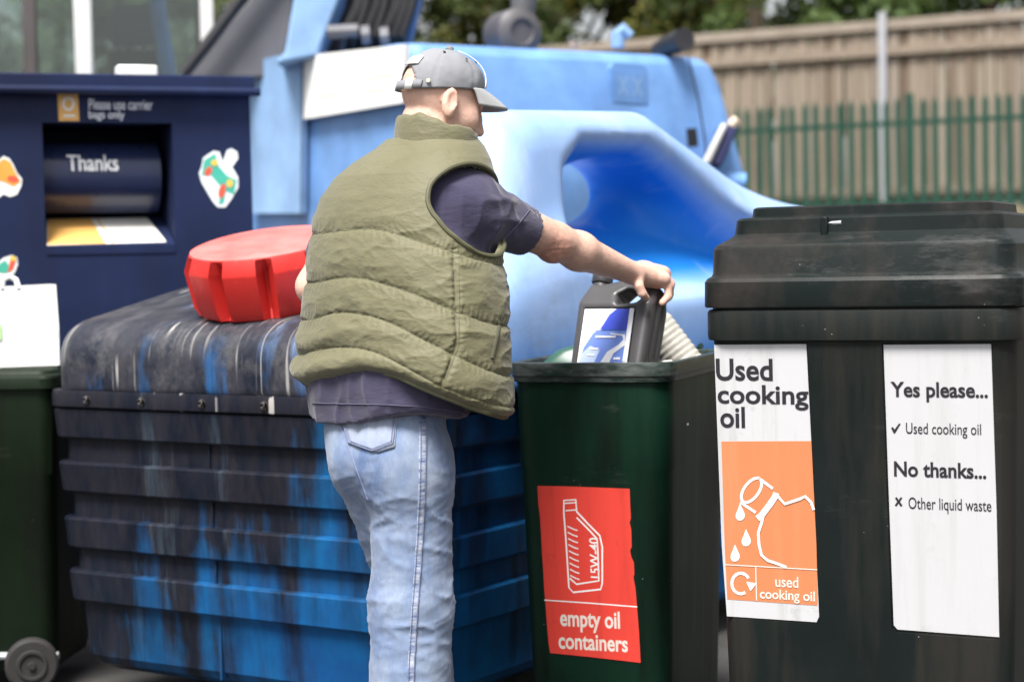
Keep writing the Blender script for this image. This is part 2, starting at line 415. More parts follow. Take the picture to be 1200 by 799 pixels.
for i, (lx, ly, h, rad, kd) in enumerate(((-17.5,3.5,6.2,1.9,0), (-14.9,3.0,6.4,1.8,2), (-12.4,3.4,6.0,1.8,0), (-9.9,3.0,6.6,1.9,0), (-7.9,3.4,6.4,1.7,1), (-6.1,3.0,6.8,1.7,0),
                                 (-4.4,3.2,6.5,1.7,1), (-2.6,2.7,6.6,1.7,2), (-0.8,3.1,6.4,1.6,2), (0.75,2.9,6.2,1.35,2))):
    w = FF.wld((lx, ly, 0)); tree(w.x, w.y, h, rad, kd, lab[i], 40+i)

# ------------------------------------------------------------------ plastics and print
def dirty_plastic(name, base, grime, amt=0.5, rough=0.42, streak=(7, 7, 0.8), speck=True, scuff=0.25, scuffc=(0.4, 0.4, 0.38), spec=0.16, slo=0.62):
    k = NT(name)
    st = k.noise(1.0, 6, 0.65, k.vec(streak)); bl = k.noise(3.0, 5, 0.6)
    c = k.mix(k.ramp(bl, [(0.3, 0.0), (0.75, 1.0)]), tuple(x*0.75 for x in base), tuple(x*1.3 for x in base))
    c = k.mix(k.math('MULTIPLY', k.ramp(st, [(0.45, 0.0), (0.62, 1.0)]), amt), c, grime)
    sc = k.ramp(k.noise(1.0, 8, 0.8, k.vec((2.2, 2.2, 9.0), (0.3, 0.2, 0.4))), [(slo, 0.0), (slo+0.16, scuff)])
    c = k.mix(sc, c, scuffc)
    if speck:
        v = k.n('TexVoronoi'); v.inputs['Scale'].default_value = 46; k.l(k.vec((1,1,1)), v.inputs['Vector'])
        msk = k.math('MULTIPLY', k.math('LESS_THAN', v.outputs['Distance'], 0.05), k.math('GREATER_THAN', k.noise(5, 2), 0.57))
        c = k.mix(k.math('MULTIPLY', msk, 0.55), c, (0.55, 0.53, 0.5))
    k.set(color=c, rough=k.math('ADD', k.math('MULTIPLY', st, 0.3), rough-0.12, True), spec=spec)
    k.bump(k.noise(120, 3), 0.08, 0.003); return k.m
BLACK_PLASTIC = dirty_plastic('black_green_plastic', (0.0070, 0.0110, 0.0105), (0.026, 0.023, 0.020), 0.75, 0.44, scuff=0.22, scuffc=(0.13, 0.14, 0.14))
BLACK_LID = dirty_plastic('scuffed_black_plastic', (0.0080, 0.0125, 0.0120), (0.032, 0.027, 0.025), 0.75, 0.40, streak=(5,5,3.5), scuff=0.45, scuffc=(0.11, 0.108, 0.11), slo=0.52)
GREEN_PLASTIC = dirty_plastic('bottle_green_plastic', (0.005, 0.024, 0.014), (0.0035, 0.006, 0.004), 0.85, 0.4, scuff=0.10)
GREEN_PLASTIC_OLD = dirty_plastic('faded_green_plastic', (0.006, 0.013, 0.0055), (0.004, 0.005, 0.0035), 0.7, 0.5, scuff=0.08)
RIM_GREEN = dirty_plastic('worn_green_rim', (0.008, 0.024, 0.018), (0.012, 0.010, 0.010), 0.6, 0.30, streak=(3,3,3), scuff=0.55, scuffc=(0.19,0.20,0.20), slo=0.5, spec=0.5)
RUBBER = simple('black_rubber', (0.022, 0.02, 0.02), 0.8, 0.2, 12, 0.2)
def paper(name, col, stain=0.25, sc=(0.24,0.225,0.20), rough=0.6):
    k = NT(name); st = k.noise(1.0, 6, 0.7, k.vec((26, 26, 1.6))); bl = k.noise(18, 6, 0.75)
    f = k.math('MULTIPLY', k.ramp(st, [(0.50, 0.0), (0.78, 1.0)]), stain); f2 = k.math('MULTIPLY', k.ramp(bl, [(0.6, 0.0), (0.72, 1.0)]), stain*0.8)
    k.set(color=k.mix(f2, k.mix(f, col, sc), sc), rough=rough, spec=0.3); k.bump(k.noise(9, 3), 0.05, 0.01); return k.m
WHITE_VINYL = paper('white_vinyl', (0.50, 0.50, 0.515), 0.45)
WHITE_CLEAN = paper('white_board', (0.49, 0.49, 0.505), 0.22)
ORANGE_VINYL = paper('orange_vinyl', (0.56, 0.19, 0.080), 0.3, (0.62, 0.30, 0.16))
RED_VINYL = paper('red_vinyl', (0.66, 0.050, 0.034), 0.42, (0.28, 0.02, 0.015))
PRINT_WHITE = paper('white_print', (0.78, 0.78, 0.76), 0.2)
PRINT_WORN = paper('worn_white_print', (0.70, 0.64, 0.58), 0.55, (0.60, 0.33, 0.2))
PRINT_BLACK = simple('black_print', (0.015, 0.013, 0.018), 0.5)

def wheel(c, ax, r, w, parent):
    """wheelie bin wheel: tyre with a recessed hub"""
    ax = Vector(ax).normalized(); c = Vector(c); rings = []
    for s, q in ((-.5, .62), (-.5, .9), (-.36, 1.0), (.36, 1.0), (.5, .9), (.5, .62)): rings.append(disc(c+ax*w*s, ax, r*q, 28))
    m = MB().loft(rings, True, True); t = m.build('wheel', RUBBER, parent, angle=30)
    h = MB().loft([disc(c+ax*w*.5, ax, r*.60, 24), disc(c+ax*w*.62, ax, r*.56, 24), disc(c+ax*w*.62, ax, r*.46, 24), disc(c+ax*w*.40, ax, r*.42, 24), disc(c+ax*w*.42, ax, r*.16, 24), disc(c+ax*w*.66, ax, r*.13, 24)], False, True)
    h.build('hub', RUBBER, t, angle=30)

# ------------------------------------------------------------------ open green bin for empty oil containers
BF = Frame((0.186, 4.69, 0), R(-20))               # origin: middle of its front foot line
def open_bin(fr, name, label, w, d, z1, mat):
    t = empty(name, fr, label, 'bin'); m = MB(); cy = d/2
    prof = [(.06,.82,.86),(.10,.86,.90),(z1*.735,.945,.955),(z1*.735+.006,.957,.962),(z1-.10,.972,.975),(z1-.0505,.975,.978),
            (z1-.0505,.94,.945),(z1*.6,.915,.91),(.12,.80,.78)]
    m.loft([rrect(0, cy, w*a, d*b, .055 if z < z1*.7 else .06, z, 6) for z, a, b in prof], True, True)
    m.build('body', mat, t, angle=28)
    m = MB(); rp = [(z1-.051,.93,.93),(z1-.052,.985,.985),(z1-.049,1.008,1.004),(z1-.038,1.012,1.008),(z1-.034,1.026,1.018),(z1-.008,1.034,1.024),(z1-.002,1.030,1.021),(z1,1.020,1.014),(z1,.972,.972),(z1-.004,.958,.96),(z1-.051,.93,.93)]
    m.loft([rrect(0, cy, w*a, d*b, .06, z, 6) for z, a, b in rp], False, False); m.build('rim', RIM_GREEN, t, angle=24)
    return t
BW, BD, BZ = 0.425, 0.64, 1.035
oilbin = open_bin(BF, 'wheelie_bin', 'open dark green bin with a red empty oil containers sticker', BW, BD, BZ, GREEN_PLASTIC)
# lid hinged open at the back, hanging down behind
m = MB(); m.tube([(-.17, BD+.035, BZ-.012), (.17, BD+.035, BZ-.012)], .011, 10); m.build('hinge_bar', GREEN_PLASTIC, oilbin)
for s in (-.12, .0, .12):
    m = MB(); m.tube([(s, BD-.0, BZ-.03), (s, BD+.03, BZ-.028), (s, BD+.055, BZ-.012), (s, BD+.04, BZ+.006), (s, BD+.015, BZ-.004)], .009, 8); m.build('hinge', GREEN_PLASTIC, oilbin)
m = MB(); m.loft([rrect(0, 0, BW*.95, .42, .05, 0, 5), rrect(0, 0, BW*.99, .44, .06, .02, 5), rrect(0, 0, BW*.99, .44, .06, .05, 5), rrect(0, 0, BW*.95, .41, .05, .05, 5), rrect(0, 0, BW*.90, .38, .05, .02, 5)], True, True)
lid_ = m.build('lid', GREEN_PLASTIC, oilbin, angle=28); lid_.location = (0, BD+.075, BZ-.26); lid_.rotation_euler = (R(92), 0, 0)
for s in (-1, 1): wheel((s*BW*.30, BD*.86, .10), (s, 0, 0), .10, .05, oilbin)
# sticker on the sloping front
yA, yB = BD/2-BD*.90/2, BD/2-BD*.955/2
fn = Vector((0, -1, -(yA-yB)/(BZ*.735-.10))).normalized()
S = Sheet(BF, (0, yA-.0004, .10), fn, 0,0,0,0)
edge = [(630,569),(660,569.5),(700,571),(738,572.5),(738.6,590),(739.5,607),(738,612),(740,620),(740.5,640),(738.5,645),(740,652),(743,659),(743.5,672),(742.5,676),(745,690),(747,715),(749,740),(751,776),(725,773),(690,769),(660,766),(645,764.5),(643,752),(641.5,735),(640,715),(638,690),(637,670),(635.5,650),(634.5,630),(633,605),(631,590)]
st = S.poly('sticker', edge, RED_VINYL, oilbin, 0.0016, 0.0012)
S.stroke('divider_line', [[(638,702.5),(690,706),(747,710.5)]], 0.003, PRINT_WHITE, st)
bott = [(661,586),(675,585),(676,599),(690,614),(703,627),(706,640),(706,683),(704,690),(672,693.5),(667,688),(664,640),(661,600),(661,586)]
inner = [(676,606),(690,620),(700,631),(701,650),(702,680),(676,684),(668,677)]
ribs = [[(665+i*.45,616+i*7.2),(672+i*.4,619.5+i*7.2),(677+i*.3,621+i*7.2)] for i in range(9)]
S.stroke('bottle_outline', [bott, inner], 0.0042, PRINT_WHITE, st)
S.stroke('bottle_ribs', ribs, 0.003, PRINT_WHITE, st)
S.stroke('bottle_neck', [[(661,589.5),(675,588.5)],[(663,598),(676,597)]], 0.003, PRINT_WHITE, st)
S.text('lettering', '15W-40', 703, 0, 0, 677, PRINT_WHITE, st, 0.012, rot=((701,630),(692.5,676.3)))
S.text('lettering', 'empty oil', 657, 713, 727, 739, PRINT_WORN, st, 0.022)
S.text('lettering', 'containers', 655, 741, 736, 759.5, PRINT_WORN, st, 0.022)

# ------------------------------------------------------------------ tall dark bin for used cooking oil
OF = Frame((0.738, 4.033, 0), R(-24))
OW, OD = 0.688, 0.62
cook = empty('oil_collection_bin', OF, 'tall black green lidded bin with used cooking oil notices', 'bin')
cyo = OD/2
m = MB()
m.loft([rrect(0, cyo, OW*a, OD*b, .05, z, 6) for z, a, b in ((.03,.88,.86),(.06,.90,.88),(.60,.94,.93),(1.096,.968,.97),(1.106,.972,.975),(1.108,.998,1.0),(1.118,1.002,1.003),(1.168,1.002,1.003),(1.174,.994,.996),(1.176,.972,.98),(1.20,.972,.98))], True, True)
body = m.build('body', BLACK_PLASTIC, cook, angle=28)
y0, y1 = cyo-OD*.93/2, cyo-OD*.97/2
fno = Vector((0, -1, -(y0-y1)/(1.096-.60))).normalized()
SO = Sheet(OF, (0, y1, 1.096), fno, 0,0,0,0)
def recess(pix, dep):
    a = [SO.off(SO.at(*q), .03) for q in pix]; b = [SO.off(SO.at(*q), -dep) for q in pix]
    n = len(a); return (a+b, [tuple(reversed(range(n))), tuple(range(n, 2*n))] + [(i, (i+1) % n, (i+1) % n+n, i+n) for i in range(n)])
LB = [(836.5,402.5),(946,401.5),(954,560),(961,727),(957,731),(853,724),(847,640)]
RB = [(1033,402),(1163,401),(1172,600),(1176,750),(1050,741),(1045,736)]
rc = []
for q in (LB, RB):
    v, f = recess(q, 0.006)
    rc.append((v, f))
boolean_cut(body, rc)
SL = Sheet(OF, SO.off(SO.pt, -.0052), fno, 0,0,0,0)
lb = SL.poly('notice', [(837,404),(945,403),(953,560),(960,722),(957,728.5),(852,721.5),(846,640)], WHITE_VINYL, cook, 0.001, 0.0008)
SL.text('lettering', 'Used', 839.5, 420, 906, 446, PRINT_BLACK, lb, 0.022)
SL.text('lettering', 'cooking', 841.5, 450.5, 948, 479.5, PRINT_BLACK, lb, 0.022)
SL.text('lettering', 'oil', 844.5, 476, 873.5, 501, PRINT_BLACK, lb, 0.022)
SL.poly('orange_panel', [(845.5,517),(951,516.5),(957,640),(958.5,703),(958,709),(852.5,701.5),(849.5,640)], ORANGE_VINYL, lb, 0.0016, 0.0006)
def ell_px(cx, cy, a, b, ang, n=28, s=0, e=360):
    ca, sa = math.cos(R(ang)), math.sin(R(ang)); o = []
    for i in range(n+1):
        t = R(s+(e-s)*i/n); x, y = a*math.cos(t), b*math.sin(t); o.append((cx+x*ca-y*sa, cy+x*sa+y*ca))
    return o
DD = 0.0026
SL.stroke('jug_neck', [ell_px(881,574,8.6,16.5,36), [(888.5,559),(906,572)], [(868,588),(886,600)]], 0.0062, PRINT_WHITE, lb, DD)
SL.stroke('jug_collar', [[(910,577),(909,581),(903,590),(893,603),(888,607)]], 0.0135, PRINT_WHITE, lb, DD+.0003)
SL.stroke('jug_outline', [[(912,581),(920,590),(938,584),(944,581),(951,588),(954,597)], [(895,603),(893,612),(889,624),(890,638),(893,650),(900,656),(912,660),(922,664)]], 0.0062, PRINT_WHITE, lb, DD+.0006)
def drop_px(cx, cy, s): return [(cx+s*a, cy+s*b) for a, b in ((-.05,-1.15),(.28,-.45),(.5,.05),(.5,.45),(.25,.78),(-.05,.85),(-.35,.78),(-.55,.45),(-.52,.05),(-.3,-.45))]
for q in ((868,601,10), (875,631,10), (862,649,10)): SL.poly('oil_drop', drop_px(*q), PRINT_WHITE, lb, DD, .0006)
SL.stroke('divider_line', [[(850,661),(905,664),(958,667)], [(886,664),(887,703)]], 0.0022, PRINT_WORN, lb, DD)
SL.stroke('recycling_arrow', [ell_px(868.5,683,10.5,12,0,20,60,330)], 0.0068, PRINT_WHITE, lb, DD)
SL.poly('recycling_arrow', [(875,681),(887,683),(880,692)], PRINT_WHITE, lb, DD+.0003, .0005)
SL.text('lettering', 'used', 909, 674, 936, 687, PRINT_WORN, lb, 0.012, DD)
SL.text('lettering', 'cooking oil', 891, 689, 955.5, 704, PRINT_WORN, lb, 0.016, DD)
rb = SL.poly('notice', [(1035.5,404),(1161.5,403),(1168,600),(1171,746),(1052,737),(1047.5,732),(1041,560)], WHITE_CLEAN, cook, 0.001, 0.0008)
SL.text('lettering', 'Yes please...', 1044, 447, 1158, 470.5, PRINT_BLACK, rb, 0.026)
SL.text('lettering', 'Used cooking oil', 1062, 495, 1150, 512, PRINT_BLACK, rb, 0.004)
SL.text('lettering', 'No thanks...', 1048, 540, 1156, 558, PRINT_BLACK, rb, 0.026)
SL.text('lettering', 'Other liquid waste', 1065, 582, 1162, 600, PRINT_BLACK, rb, 0.004)
SL.poly('tick_mark', [(1044.5,501),(1046.5,500),(1048.5,503),(1054,495.5),(1055.5,496.5),(1049,507.5),(1047.5,507.5)], PRINT_BLACK, rb, .0018, .0006)
SL.poly('cross_mark', [(1049,583),(1051,582),(1053.3,585.5),(1055.6,582),(1057.6,583),(1054.8,587.3),(1057.8,592),(1055.6,593),(1053.2,589.3),(1050.8,592.8),(1048.7,591.8),(1051.6,587.3)], PRINT_BLACK, rb, .0018, .0006)
# stepped lid
m = MB()
m.loft([rrect(0, cyo + dy, OW*a, OD*b, .05, z, 6) for z, a, b, dy in ((1.182,.985,.985,0),(1.180,1.012,1.012,0),(1.184,1.016,1.016,0),(1.236,1.014,1.014,0),(1.244,1.0,1.0,0),(1.249,.978,.975,0),(1.256,.970,.968,0),(1.308,.965,.962,0),(1.317,.95,.95,0),
        (1.335,.885,.80,.0),(1.342,.872,.77,.0),(1.372,.862,.76,.0),(1.377,.85,.74,.0),(1.379,.80,.66,.0),(1.381,.785,.645,.0),(1.398,.78,.64,.0),(1.402,.765,.62,.0))], True, True)
lid = m.build('lid', BLACK_LID, cook, angle=26)
MB().box((-.09, -.012+.075, 1.325), (-.074, .10, 1.376)).build('hasp', BLACK_PLASTIC, lid, bevel=.003)
MB().tube([(-.074, .078, 1.362), (-.045, .074, 1.362)], .0048, 8).build('bolt', GALV, lid)

# ------------------------------------------------------------------ green bin at the left edge with a white bag on it
GF = Frame((-1.625, 5.66, 0), R(-4))
gb = empty('wheelie_bin', GF, 'faded dark green wheelie bin at the left edge, under a white bag', 'bin')
gw, gd, gz = 0.48, 0.52, 0.955
m = MB(); m.loft([rrect(0, gd/2, gw*a, gd*b, .05, z, 6) for z, a, b in ((.07,.80,.74),(.11,.84,.78),(gz*.7,.95,.94),(gz*.7+.006,.96,.95),(gz,.98,.98))], True, True)
gbody = m.build('body', GREEN_PLASTIC_OLD, gb, angle=28)
m = MB(); m.loft([rrect(0, gd/2, gw*a, gd*b, .05, z, 6) for z, a, b in ((gz-.02,1.0,1.0),(gz-.018,1.035,1.03),(gz+.012,1.035,1.03),(gz+.02,1.02,1.015),(gz+.024,.97,.96),(gz+.034,.95,.94),(gz+.042,.9,.88))], True, True)
m.build('lid', GREEN_PLASTIC_OLD, gb, angle=28)
MB().tube([(-gw*.42, gd*.10, .115), (gw*.45, gd*.10, .115)], .012, 8).build('axle', GALV, gb)
wc = GF.hit(31, 782, (0, -.03, 0), (0, -1, 0))
wheel((wc.x, .02, wc.z), (.35, -1, 0), .080, .05, gb)
wheel((wc.x-.40, .05, wc.z), (-.35, -1, 0), .080, .05, gb)
BAGP = paper('white_bag_paper', (0.82, 0.83, 0.82), 0.06); GREENP = simple('pale_green_print', (0.45, 0.72, 0.32), 0.6)
gtop = gz+.042; BGF = Frame(GF.wld((0, gd*.22, gtop)), R(17))
bag = empty('carrier_bag', BGF, 'white paper carrier bag standing on the left green bin', 'bag')
c0 = BGF.hit(70, 424, (0,-.07,0), (0,-1,0)); c1 = BGF.hit(68, 333, (0,-.07,0), (0,-1,0)); hx = c0.x; hz = c1.z
m = MB(); m.loft([[Vector(p) for p in r_] for r_ in (
    [(hx-.36,-.07,.002),(hx,-.07,.002),(hx-.003,.0,.002),(hx,.07,.002),(hx-.36,.07,.002),(hx-.357,0,.002)],
    [(hx-.361,-.0705,hz*.5),(hx+.001,-.0705,hz*.5),(hx-.018,.0,hz*.5),(hx,.068,hz*.5),(hx-.36,.07,hz*.5),(hx-.345,0,hz*.5)],
    [(hx-.36,-.07,hz-.008),(hx-.004,-.07,hz),(hx-.03,.0,hz-.003),(hx-.004,.06,hz),(hx-.36,.06,hz-.01),(hx-.33,0,hz-.01)])], True, False)
m.build('bag_body', BAGP, bag, smooth=False)
m = MB(); m.tube([(hx-.165, -.066, hz-.01), (hx-.16, -.062, hz+.018), (hx-.14, -.06, hz+.027), (hx-.122, -.062, hz+.016), (hx-.115, -.066, hz-.01)], .009, 8); m.build('handle', BAGP, bag)
SB = Sheet(BGF, (0,-.0735,0), (0,-1,0), 0,0,0,0)
SB.poly('green_print', [(-8,381),(1.5,380),(2,398),(-8,399)], GREENP, bag, .001, .0006)
SB.stroke('printed_line', [ell_px(60,387,6,8,0,16,-120,100), [(8,396),(50,394)]], .002, simple('faint_green_print', (0.68,0.8,0.62), .6), bag, .0012)

# ------------------------------------------------------------------ big blue waste oil bank: ribbed tank, bolted flange, moulded hood with a hand hole
TF = Frame((-0.25, 4.85, 0), R(-33)); TL, TW = 1.30, 2.60
def tank_mat(name, blue, bright, grime_lo, grime_hi, drips):
    k = NT(name)
    sep = k.n('SeparateXYZ'); k.l(k.tc.outputs['Object'], sep.inputs[0])
    # faded paint
    c = k.mix(k.ramp(k.noise(2.4, 5, 0.6), [(0.35, 0.0), (0.7, 1.0)]), blue, bright)
    # run-off streaks of old oil down the sides: narrow across, long down; thicker under the lid and to the left
    wv = k.vec((5.5, 5.5, 0.42)); st = k.noise(1.0, 7, 0.62, wv, 0.25); big = k.noise(1.7, 5, 0.6)
    xr = k.math('MULTIPLY', k.math('ADD', sep.outputs['X'], 0.75), -0.17)
    zr = k.math('MULTIPLY', k.math('SUBTRACT', sep.outputs['Z'], 0.62), 0.22)
    fac = k.math('ADD', k.math('ADD', k.math('MULTIPLY', st, 0.72), k.math('MULTIPLY', big, 0.45)), k.math('ADD', xr, zr))
    msk = k.ramp(fac, [(grime_lo, 0.0), (grime_hi, 1.0)])
    gcol = k.mix(k.ramp(k.noise(5, 6, 0.7, k.vec((4,4,1))), [(0.35, 0.0), (0.75, 1.0)]), (0.005, 0.004, 0.0035), (0.024, 0.017, 0.014))
    c = k.mix(k.math('MULTIPLY', msk, 0.95), c, gcol)
    ch = k.math('MULTIPLY', k.ramp(k.noise(1.0, 6, 0.7, k.vec((9, 9, 0.7), (0,0,0), (3,1,7))), [(0.58, 0.0), (0.75, 0.35)]), 1.0)
    c = k.mix(ch, c, (0.12, 0.17, 0.22))
    if drips:
        w = k.noise(1.0, 2, 0.5, k.vec((30, 30, 0.35), (0,0,0), (5,2,1)), 0.15)
        c = k.mix(k.math('MULTIPLY', k.ramp(w, [(0.665, 0.0), (0.69, 0.6)]), 1.0), c, (0.52, 0.50, 0.48))
    k.set(color=c, rough=k.math('ADD', k.math('MULTIPLY', msk, -0.12), k.math('ADD', k.math('MULTIPLY', st, 0.3), 0.32), True), spec=0.12)
    nb_ = k.bump(k.noise(35, 5, 0.7), 0.12, 0.006); return k.m
TANK_BLUE = tank_mat('oil_stained_blue_plastic', (0.008, 0.065, 0.21), (0.007, 0.140, 0.36), 0.40, 0.56, False)
tank = empty('waste_oil_bank', TF, 'large blue ribbed waste oil bank with black oil stains and hooded top', 'oil bank')
cx, cy = -TL/2, TW/2
prof = []
def off(z): return 0.016 - 0.036*(0.94-z)/0.8
zr = [(.886,.800),(.727,.640),(.562,.474),(.403,.315)]
rings = [(.105, off(.105)-.05), (.125, off(.12)-.018), (.15, off(.15)-.004)]
for zt, zb in reversed(zr):
    rings += [(zb-.010, off(zb)), (zb-.001, off(zb)+.004), (zb, off(zb)+.018), (zb+.004, off(zb)+.021), (zt-.005, off(zt)+.023), (zt, off(zt)+.020), (zt+.003, off(zt)+.003)]
rings += [(.9, off(.9)-.002), (.955, off(.95)-.002)]
m = MB(); m.loft([rrect(cx, cy, TL+2*o, TW+2*o, .07, z, 6) for z, o in rings], True, True)
m.build('ribbed_tank', TANK_BLUE, tank, angle=22)
# mould seams down the two long faces
for yq, z0, z1 in ((.011,.13,.313), (-.002,.404,.472), (-.0085,.564,.638), (-.015,.729,.798)):
    MB().box((-.714, yq, z0), (-.706, yq+.03, z1)).build('mould_seam', TANK_BLUE, tank)
# bolted flange band
m = MB(); m.loft([rrect(cx, cy, TL+2*o, TW+2*o, .085, z, 8) for z, o in ((.888,.010),(.890,.040),(.894,.044),(.930,.044),(.9405,.040),(.9415,.0))], False, False)
FLANGE = tank_mat('grimy_flange', (0.015, 0.07, 0.2), (0.02, 0.1, 0.3), 0.26, 0.46, True); FLANGE.name = 'grimy_flange'
m.build('flange_band', FLANGE, tank, angle=30)
BOLT = simple('grimy_bolt', (0.045, 0.038, 0.036), 0.5, 0.3, 30)
bx = [TF.hit(px, py, (0, -.044, .915), (0,-1,0)).x for px, py in ((102,466.5),(166,470.5),(237,474.5),(310,478))]
bp = [(x, -.044, (0,-1,0)) for x in bx] + [(.044, y, (1,0,0)) for y in (.25, .65, 1.05, 1.45)]
b0 = None
for q in bp:
    x, y, ax = (q[0], q[1], q[2])
    c = Vector((x, y, .914)); ax = Vector(ax)
    m = MB().loft([disc(c, ax, .0125, 14), disc(c+ax*.004, ax, .0125, 14), disc(c+ax*.0042, ax, .008, 6), disc(c+ax*.011, ax, .0075, 6)], False, True); m.build('bolt', BOLT, tank)
# the moulded hood, from a distance field in the tank's own axes
H = 0.0125
F = Field((-1.42, -.12, .90), (.14, 2.75, 1.95), H); X, Y, Z = F.all()
qx = np.abs(X-cx)-(TL/2-.10); qy = np.abs(Y-cy)-(TW/2-.10); qz = np.abs(Z-.84)-(.62-.14)
o2 = np.sqrt(np.maximum(qx,0)**2+np.maximum(qy,0)**2)+np.minimum(np.maximum(qx,qy),0)-.14       # rounded plan
lidtop = 1.130 + 0.20*np.clip(Y, 0, 3.0) - 0.14*np.clip(Y-.9, 0, 3.0) + .04*np.exp(-((X+.1)/.3)**2)*np.clip(Y,0,1)
base = smax(o2, (Z-lidtop)*.97, .105)
hood2 = poly_sdf(Y, Z, [(.30,.9),(.40,1.25),(.60,1.66),(.70,1.70),(1.45,1.735),(2.52,1.36),(2.56,.9)]) - .035
lean = X - .03 + .16*np.clip(Z-1.15, -.2, .8)
hx_ = np.maximum(lean - 0.0, -(X+.46+.0*Z))
hood = smax(hood2, hx_, .13)
d = smin(base, hood, .16)
hole = poly_sdf(Y, Z, [(.86,1.33),(.90,1.52),(1.0,1.585),(1.40,1.595),(1.52,1.55),(2.02,1.30),(1.98,1.27),(.98,1.25)]) - .03
rear = np.sqrt(((Y-1.40)/.23)**2 + ((Z-1.51)/.105)**2)*.13 - .13
sdep = np.clip((-lean-.04)/.34, 0, 1); sdep = sdep*sdep*(3-2*sdep)
flare = .08*np.clip((lean+.16)/.16, 0, 1)**2.0
hole_ = (hole - flare*.55)*(1-sdep) + rear*sdep
hole_ = np.where(X > -.75, hole_, 9.0)
d = smax(d, -hole_, .055)
F.d = d.astype(np.float32); F.d[:, :, 0] = 1.0; F.d = np.maximum(F.d, (.936-Z).astype(np.float32))
V, Fa = F.mesh()
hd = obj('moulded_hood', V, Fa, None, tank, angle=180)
# how far each spot lies inside the hand hole: its shade is painted in as deeper blue
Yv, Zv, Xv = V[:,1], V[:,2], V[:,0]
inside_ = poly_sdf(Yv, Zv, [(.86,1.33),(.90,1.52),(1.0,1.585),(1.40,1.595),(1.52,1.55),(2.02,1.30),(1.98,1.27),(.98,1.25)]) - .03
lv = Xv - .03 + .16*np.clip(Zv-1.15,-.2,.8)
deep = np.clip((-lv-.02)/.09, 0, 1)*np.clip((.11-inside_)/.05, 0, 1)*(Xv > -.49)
at = hd.data.attributes.new('hole_shade', 'FLOAT', 'POINT'); at.data.foreach_set('value', deep.astype(np.float32))
k = NT('hood_blue_plastic'); sep = k.n('SeparateXYZ'); k.l(k.tc.outputs['Object'], sep.inputs[0])
an = k.n('Attribute'); an.attribute_name = 'hole_shade'
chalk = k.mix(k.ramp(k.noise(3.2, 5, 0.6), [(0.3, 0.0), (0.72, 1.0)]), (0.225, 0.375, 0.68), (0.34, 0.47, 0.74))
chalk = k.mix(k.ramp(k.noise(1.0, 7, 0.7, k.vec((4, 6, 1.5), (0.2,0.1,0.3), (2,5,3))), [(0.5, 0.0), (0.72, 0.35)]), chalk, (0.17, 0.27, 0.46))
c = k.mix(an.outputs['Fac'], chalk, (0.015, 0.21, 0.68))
c = k.mix(k.math('MULTIPLY', k.ramp(k.noise(1.0, 6, 0.7, k.vec((3, 9, 2.2), (0.5, 0, 0.2))), [(0.55, 0.0), (0.75, 0.3)]), 1.0), c, (0.55, 0.62, 0.72))
# shade of the lower flanks painted in as darker blue, then the black run-off of spilt oil: all over the front and round the filler
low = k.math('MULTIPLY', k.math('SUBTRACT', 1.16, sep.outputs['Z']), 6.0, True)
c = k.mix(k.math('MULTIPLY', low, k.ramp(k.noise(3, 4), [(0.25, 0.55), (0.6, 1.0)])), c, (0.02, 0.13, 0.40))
st = k.noise(1.0, 7, 0.62, k.vec((6.5, 1.6, 1.1))); big = k.noise(2.6, 4)
# position: 0 on the hood, 1 on the flat filler end
fx = k.math('MULTIPLY', k.math('SUBTRACT', -0.16, sep.outputs['X']), 2.1)
fy = k.math('MULTIPLY', k.math('SUBTRACT', 0.52, sep.outputs['Y']), 1.6)
fz = k.math('MULTIPLY', k.math('SUBTRACT', 1.30, sep.outputs['Z']), 1.0)
fy2 = k.math('MULTIPLY', k.math('SUBTRACT', 1.25, sep.outputs['Y']), 1.3)
pos = k.math('ADD', k.math('MINIMUM', k.math('MINIMUM', fx, fy2), 0.9), k.math('MULTIPLY', fz, 0.5))
fac = k.math('ADD', k.math('ADD', k.math('MULTIPLY', st, 0.8), k.math('MULTIPLY', big, 0.35)), k.math('MULTIPLY', pos, 0.42))
gm = k.ramp(fac, [(0.66, 0.0), (0.86, 1.0)])
gcol = k.mix(k.ramp(k.noise(6, 6, 0.7, k.vec((1.6,1,1.0)), 0.4), [(0.35, 0.0), (0.7, 1.0)]), (0.007, 0.006, 0.006), (0.055, 0.047, 0.046))
c = k.mix(k.math('MULTIPLY', gm, 0.96), c, gcol)
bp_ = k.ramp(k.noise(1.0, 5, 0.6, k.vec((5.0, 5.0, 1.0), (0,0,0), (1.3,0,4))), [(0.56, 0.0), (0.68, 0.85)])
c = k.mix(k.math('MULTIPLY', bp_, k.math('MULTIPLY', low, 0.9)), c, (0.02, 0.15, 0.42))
# thin pale drips
w = k.noise(1.0, 2, 0.5, k.vec((60, 3.0, 1.6), (0,0,0.10), (5,2,1)), 0.6)
c = k.mix(k.math('MULTIPLY', k.ramp(w, [(0.63, 0.0), (0.66, 0.6)]), k.math('MULTIPLY', gm, k.ramp(k.noise(3.4, 3, 0.6), [(0.47, 0.0), (0.60, 1.0)]))), c, (0.55, 0.53, 0.51))
